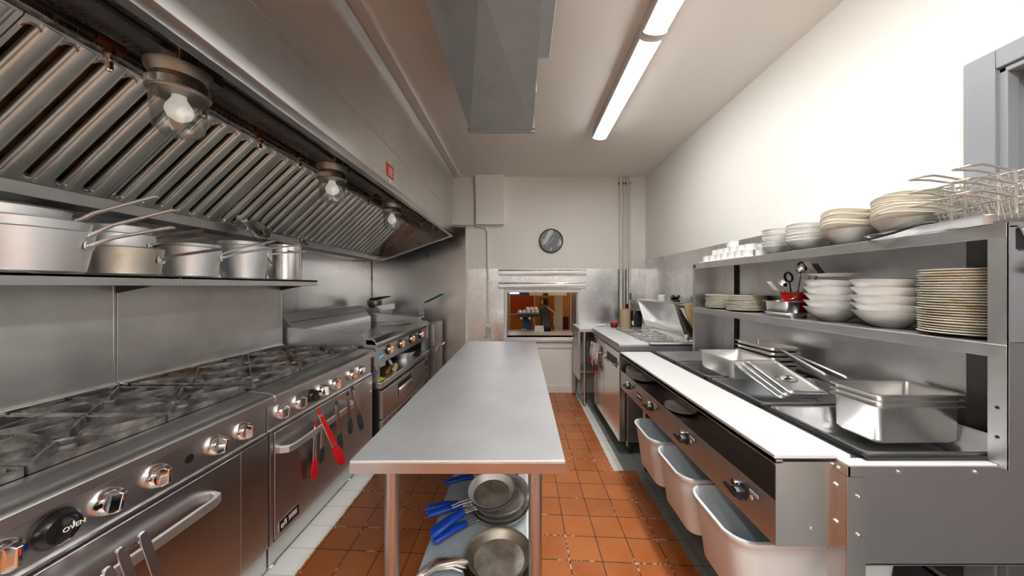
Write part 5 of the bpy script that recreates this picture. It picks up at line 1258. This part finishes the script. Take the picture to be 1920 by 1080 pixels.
# fry baskets: wire cages with looped handles
def basket(lab):
    t = thing('fryer_basket', lab, 'fryer basket', (0, 0, 0), 'wire fryer baskets on the top shelf')
    mb = MB(); w, l, h = .13, .235, .055
    def ring(k, z, r=.0018):
        ww, ll = w * (.86 + .14 * k), l * (.9 + .1 * k)
        mb.tube([(-ww / 2, -ll / 2, z), (ww / 2, -ll / 2, z), (ww / 2, ll / 2, z), (-ww / 2, ll / 2, z), (-ww / 2, -ll / 2, z)], r, 6)
    for i in range(5): ring(i / 4, h * i / 4, .0028 if i == 4 else .0011)
    for i in range(9):
        x = -w / 2 + w * (i + .5) / 9; x0 = x * .86
        mb.tube([(x, -l / 2, h), (x0, -l * .45, 0), (x0, l * .45, 0), (x, l / 2, h)], .0011, 5)
    for i in range(15):
        y = -l / 2 + l * (i + .5) / 15; y0 = y * .9
        mb.tube([(-w / 2, y, h), (-w * .43, y0, 0), (w * .43, y0, 0), (w / 2, y, h)], .0011, 5)
    mesh_obj(mb, 'wire_cage', 'wire', t)
    hp = [(-.016, l / 2 + .002, h * .2), (-.016, l / 2 + .003, h + .002), (-.016, l / 2 + .03, h + .006), (-.018, l / 2 + .07, h + .013), (-.022, l / 2 + .105, h + .016), (-.017, l / 2 + .135, h + .014), (0, l / 2 + .145, h + .012)]
    pts = hp + [(-x, y, z) for x, y, z in hp[::-1][1:]]
    mesh_obj(MB().tube(pts, .0034, 8), 'handle', 'wire', t)
    mesh_obj(MB().tube([(-w / 2 - .004, -l / 2 - .002, h), (-.02, -l / 2 - .006, h + .004), (.02, -l / 2 - .006, h + .004), (w / 2 + .004, -l / 2 - .002, h)], .0026, 6), 'front_hook', 'wire', t)
    return t
b0 = basket('wire fryer basket at the bottom of the front nest on the sheet tray')
locs = []
for k in range(3):
    n_ = ['lowest', 'middle', 'topmost'][k]
    locs.append(((1.515, 1.045, UZ2 + .009 + .044 * k), n_ + ' wire fryer basket of the nest nearer the cream dishes'))
for k in range(3):
    n_ = ['lowest', 'middle', 'topmost'][k]
    locs.append(((1.475, .92, UZ2 + .009 + .036 * k), n_ + ' wire fryer basket of the nest at the picture edge by the door'))
for i, (lc, lab) in enumerate(locs):
    rz = PI / 2 - .04 if i < 3 else PI / 2 + .02
    if i == 0: b0.location = lc; b0['label'] = lab; b0.rotation_euler = (0, 0, rz)
    else: dup(b0, lc, (0, .0, rz), lab)

# ================================================================== PREP FRIDGE
FX, FY0, FY1, FZ = .82, 2.775, 3.74, .915
pf = thing('prep_refrigerator', 'two door stainless prep refrigerator with a raised lid beyond the steam table', 'refrigerator', (1.25, 3.2, 0))
mesh_obj(MB().box(.885, 1.60, FY0, FY1, .10, .86), 'cabinet', 'steel', pf, .003)
mesh_obj(MB().box(.872, .886, FY0 + .003, FY1 - .003, .11, .86), 'door_gasket', 'black_matte', pf)
mesh_obj(MB().box(FX, 1.62, FY0, FY1 + .12, .868, FZ), 'front_apron', 'steel_dull', pf, .003)
for a, b in ((FY0 + .002, 3.297), (3.303, FY1 - .002)):
    dd = mesh_obj(MB().box(FX, .872, a, b, .105, .860), 'door', 'steel_bright', pf, .005)
    ya = a + .06 if a < 3 else a + .03
    mesh_obj(MB().box(FX - .002, FX + .001, ya, ya + .34 if a < 3 else ya + .1, .715, .80), 'handle_recess', 'dark_grey', dd)
    mesh_obj(MB().tube([(FX, ya + .02, .742), (FX - .03, ya + .03, .74), (FX - .03, ya + (.30 if a < 3 else .1), .74), (FX, ya + (.32 if a < 3 else .11), .742)], .009, 8, .7), 'door_handle', 'chrome', dd)
for x, y in ((.92, 2.82), (.92, 3.66), (1.5, 2.82), (1.5, 3.66)):
    k = mesh_obj(MB().lathe([(0, -.016), (.04, -.016), (.044, -.01), (.044, .01), (.04, .016), (0, .016)], (x, y, .044), 24, axis='x'), 'caster', 'rubber', pf)
    mesh_obj(MB().box(x - .022, x + .022, y - .012, y + .03, .045, .10), 'caster_fork', 'steel_bright', k, .003)
# top with cold wells
mb = MB()
mb.box(1.07, 1.12, FY0, FY1 + .12, FZ, FZ + .006); mb.box(1.46, 1.62, FY0, FY1 + .12, FZ, FZ + .02)
mb.box(1.12, 1.46, FY0, FY0 + .05, FZ, FZ + .012); mb.box(1.12, 1.46, FY1 + .06, FY1 + .12, FZ, FZ + .006)
mesh_obj(mb, 'rail_frame', 'steel_bright', pf, .002)
mesh_obj(MB().tube([(1.08, FY0 + .012, FZ + .012), (1.62, FY0 + .012, FZ + .012)], .018, 14), 'rail_front_lip', 'steel_bright', pf)
mesh_obj(MB().box(1.12, 1.46, FY0 + .05, FY1 + .06, FZ - .10, FZ - .09), 'well_floor', 'dark_grey', pf)
pc = 0
for i in range(7):
    y = FY0 + .11 + i * .142
    gn_pan(1.20, y, .168, .136, FZ - .085, .088, 'topping_pan', 'topping pan in the prep rail, front row, ' + ords[i] + ' from the steam table', 'pan', 'topping pans in the prep rail', 'steel')
    gn_pan(1.376, y, .168, .136, FZ - .085, .088, 'topping_pan', 'topping pan in the prep rail, back row, ' + ords[i] + ' from the steam table', 'pan', 'topping pans in the prep rail', 'steel_bright')
# raised lid: sloped hood with two cheeks
ly0, ly1 = 2.93, 3.86
ld = mesh_obj(MB().prism([(1.565, .94), (1.575, .94), (1.372, 1.272), (1.350, 1.270)], 'y', ly0, ly1).prism([(1.350, 1.260), (1.46, 1.262), (1.46, 1.272), (1.350, 1.272)], 'y', ly0, ly1), 'raised_lid', 'steel', pf)
for y in (ly0 - .004, ly1):
    mesh_obj(MB().prism([(1.352, 1.270), (1.378, 1.272), (1.575, .945), (1.455, .945)], 'y', y, y + .004), 'lid_cheek', 'steel_bright', ld)
mesh_obj(MB().prism([(1.452, .93), (1.475, .93), (1.475, .99), (1.46, .99)], 'y', ly0 - .03, ly0 - .004), 'lid_hinge', 'steel_bright', ld, .002)
mb = MB()
for i in range(6):
    for j in range(4): mb.box(1.497 - .02 * j, 1.500 - .02 * j, 3.08 + .03 * i, 3.095 + .03 * i, 1.05 + .033 * j, 1.072 + .033 * j)
tag(mesh_obj(MB().box(FX, 1.07, FY0 + .002, FY1 + .115, FZ + .002, FZ + .018), 'cutting_board', 'board_white', None, .003), 'shorter white cutting board on the prep refrigerator', 'cutting board', 'white cutting boards')
# shelf behind the lid with small things
ws = thing('wall_ledge', 'narrow stainless ledge on the right wall behind the raised lid', 'shelf', (1.55, 3.3, 1.24))
mesh_obj(MB().box(1.48, 1.642, 2.70, 3.9, 1.236, 1.244).box(1.476, 1.482, 2.70, 3.9, 1.22, 1.244), 'shelf_board', 'steel', ws, .001)
for y in (2.75, 3.8): mesh_obj(MB().prism([(1.49, 1.236), (1.64, 1.236), (1.64, 1.12)], 'y', y, y + .01), 'bracket', 'steel_dull', ws)
t = thing('paper_roll', 'white paper roll standing on the ledge behind the raised lid', 'roll', (1.53, 3.62, 1.244))
mesh_obj(MB().lathe([(.018, 0), (.042, 0), (.044, .01), (.044, .075), (.03, .085), (.018, .085)], (1.535, 3.62, 1.244), 24), 'roll', 'ceramic', t)
mb = MB()
for k in range(26):
    a, b_, c_ = random.uniform(-.05, .05), random.uniform(-.055, .055), random.uniform(.015, .085)
    mb.tube([(1.54 + a, 3.30 + b_, 1.25 + c_), (1.54 + a * .3 + random.uniform(-.03, .03), 3.30 + b_ * .3, 1.25 + c_ * .6 + .01), (1.54 - a * .5, 3.30 - b_, 1.247 + c_ * .5)], .008, 6)
tag(mesh_obj(mb, 'black_wrap', 'black_plastic', None), 'crumpled black plastic bundle on the ledge behind the raised lid', 'bundle')
t = thing('wooden_board', 'pale wooden board standing behind the near end of the raised lid', 'board', (1.52, 2.86, 1.0))
mesh_obj(MB().box(1.49, 1.56, 2.80, 2.93, 1.246, 1.262), 'foot', 'wood', t)
mesh_obj(MB().prism([(1.405, 1.27), (1.56, 1.27), (1.56, .955), (1.53, .955), (1.43, 1.16)], 'y', 2.84, 2.865), 'board', 'wood', t, .003)

# utensils hanging at the far door
def hang(dx, dy, col, lab, nm='tongs', l=.2, tipm='steel_bright'):
    x, y, z = .80 + dx, 3.62 + dy, .80
    t = thing(nm, lab, nm, (x, y, z - l), 'utensils hanging on the far refrigerator door')
    mesh_obj(MB().tube([(x, y, z), (x - .01, y + .012, z - l * .5), (x - .012, y + .02, z - l * .72)], [.006, .008, .006], 8), 'arm', 'chrome', t)
    mesh_obj(MB().tube([(x, y, z), (x - .01, y - .012, z - l * .5), (x - .012, y - .012, z - l * .72)], [.006, .008, .006], 8), 'second_arm', 'chrome', t)
    mesh_obj(MB().tube([(x - .012, y, z - l * .68), (x - .014, y, z - l * .85), (x - .014, y, z - l)], [.009, .015, .008], 8, .6), 'tip', tipm, t)
hang(-.01, .105, 0, 'steel tongs with red tips hanging furthest left by the far counter', 'tongs', .24, 'red_silicone')
hang(-.0, .065, 0, 'shiny steel tongs hanging between the red tipped pairs', 'tongs', .26, 'steel_bright')
hang(-.0, .025, 0, 'long tongs with low red tips by the far refrigerator door', 'tongs', .36, 'red_silicone')
hang(0, -.03, 0, 'dark tipped tongs hanging on the far refrigerator door', 'tongs', .27, 'rubber')
hang(0, -.09, 0, 'brown tipped tongs on the far refrigerator door nearest its handle edge', 'tongs', .29, 'wood_brown')
hang(.0, -.15, 0, 'black tipped tongs hanging nearest on the far refrigerator door', 'tongs', .28, 'rubber')

# ------------------------------------------------------------------ far corner counter
ft = thing('corner_table', 'small stainless table in the far right corner by the pass-through', 'table', (1.2, 4.1, 0))
mesh_obj(MB().box(.672, XR - .006, 3.87, YW - .006, .880, .92), 'table_top', 'steel_top', ft, .004)
for x, y in ((.742, 3.90), (.70, 4.34), (1.58, 4.34)):
    mesh_obj(MB().cyl((x, y, .02), (x, y, .88), .02, 18), 'leg', 'steel', ft)
mesh_obj(MB().box(.70, 1.60, 3.90, 4.35, .40, .412), 'undershelf', 'steel_dull', ft)
mesh_obj(MB().box(.672, .70, 3.95, YW - .006, .30, .88), 'side_panel', 'steel_dull', ft)
t = thing('paper_towel_roll', 'brown paper roll standing on the corner table', 'roll', (1.245, 3.98, .92))
mesh_obj(MB().lathe([(.02, 0), (.066, 0), (.067, .01), (.067, .225), (.02, .228)], (1.245, 3.98, .92), 32), 'roll', 'tan_paper', t)
mesh_obj(MB().cyl((1.245, 3.98, .93), (1.245, 3.98, 1.16), .019, 16), 'core', 'wood_brown', t)
t = thing('black_machine', 'rounded black kitchen appliance beside the brown paper roll', 'appliance', (1.40, 4.08, .92))
m = MB(); m.loft([rrect(1.405, 4.08, .135, .12, .03, .92), rrect(1.405, 4.08, .145, .13, .04, .96), rrect(1.405, 4.08, .145, .13, .04, 1.08), rrect(1.405, 4.08, .12, .11, .04, 1.12), rrect(1.405, 4.08, .06, .06, .025, 1.135)], True, True)
mesh_obj(m, 'housing', 'black_plastic', t)
mesh_obj(MB().box(1.337, 1.36, 4.004, 4.012, .95, 1.0), 'label', 'ink_white', t)
mesh_obj(MB().tube([(1.39, 4.05, 1.13), (1.35, 4.05, 1.20), (1.335, 4.05, 1.22)], .008, 8), 'lever', 'wood_brown', t)
t = thing('red_lid_jar', 'low jar with a red lid on the corner table left of the brown roll', 'jar', (1.13, 4.02, .92))
mesh_obj(MB().lathe([(0, 0), (.04, 0), (.042, .02), (.038, .03), (0, .03)], (1.13, 4.04, .92), 24), 'jar', 'black_plastic', t)
mesh_obj(MB().lathe([(0, 0), (.046, 0), (.046, .02), (.035, .032), (0, .036)], (1.13, 4.04, .95), 24), 'lid', 'red_plastic', t)
t = thing('glass_holder', 'small clear wire holder on the corner table near the wall', 'holder', (.99, 4.1, .92))
mb = MB()
for k in range(4): mb.tube(arc((.95 + .03 * k, 4.08, .925), .022, 0, PI, 8), .003, 6)
mb.tube([(.93, 4.08, .924), (1.07, 4.08, .924)], .003, 6)
mesh_obj(mb, 'wire', 'chrome', t)
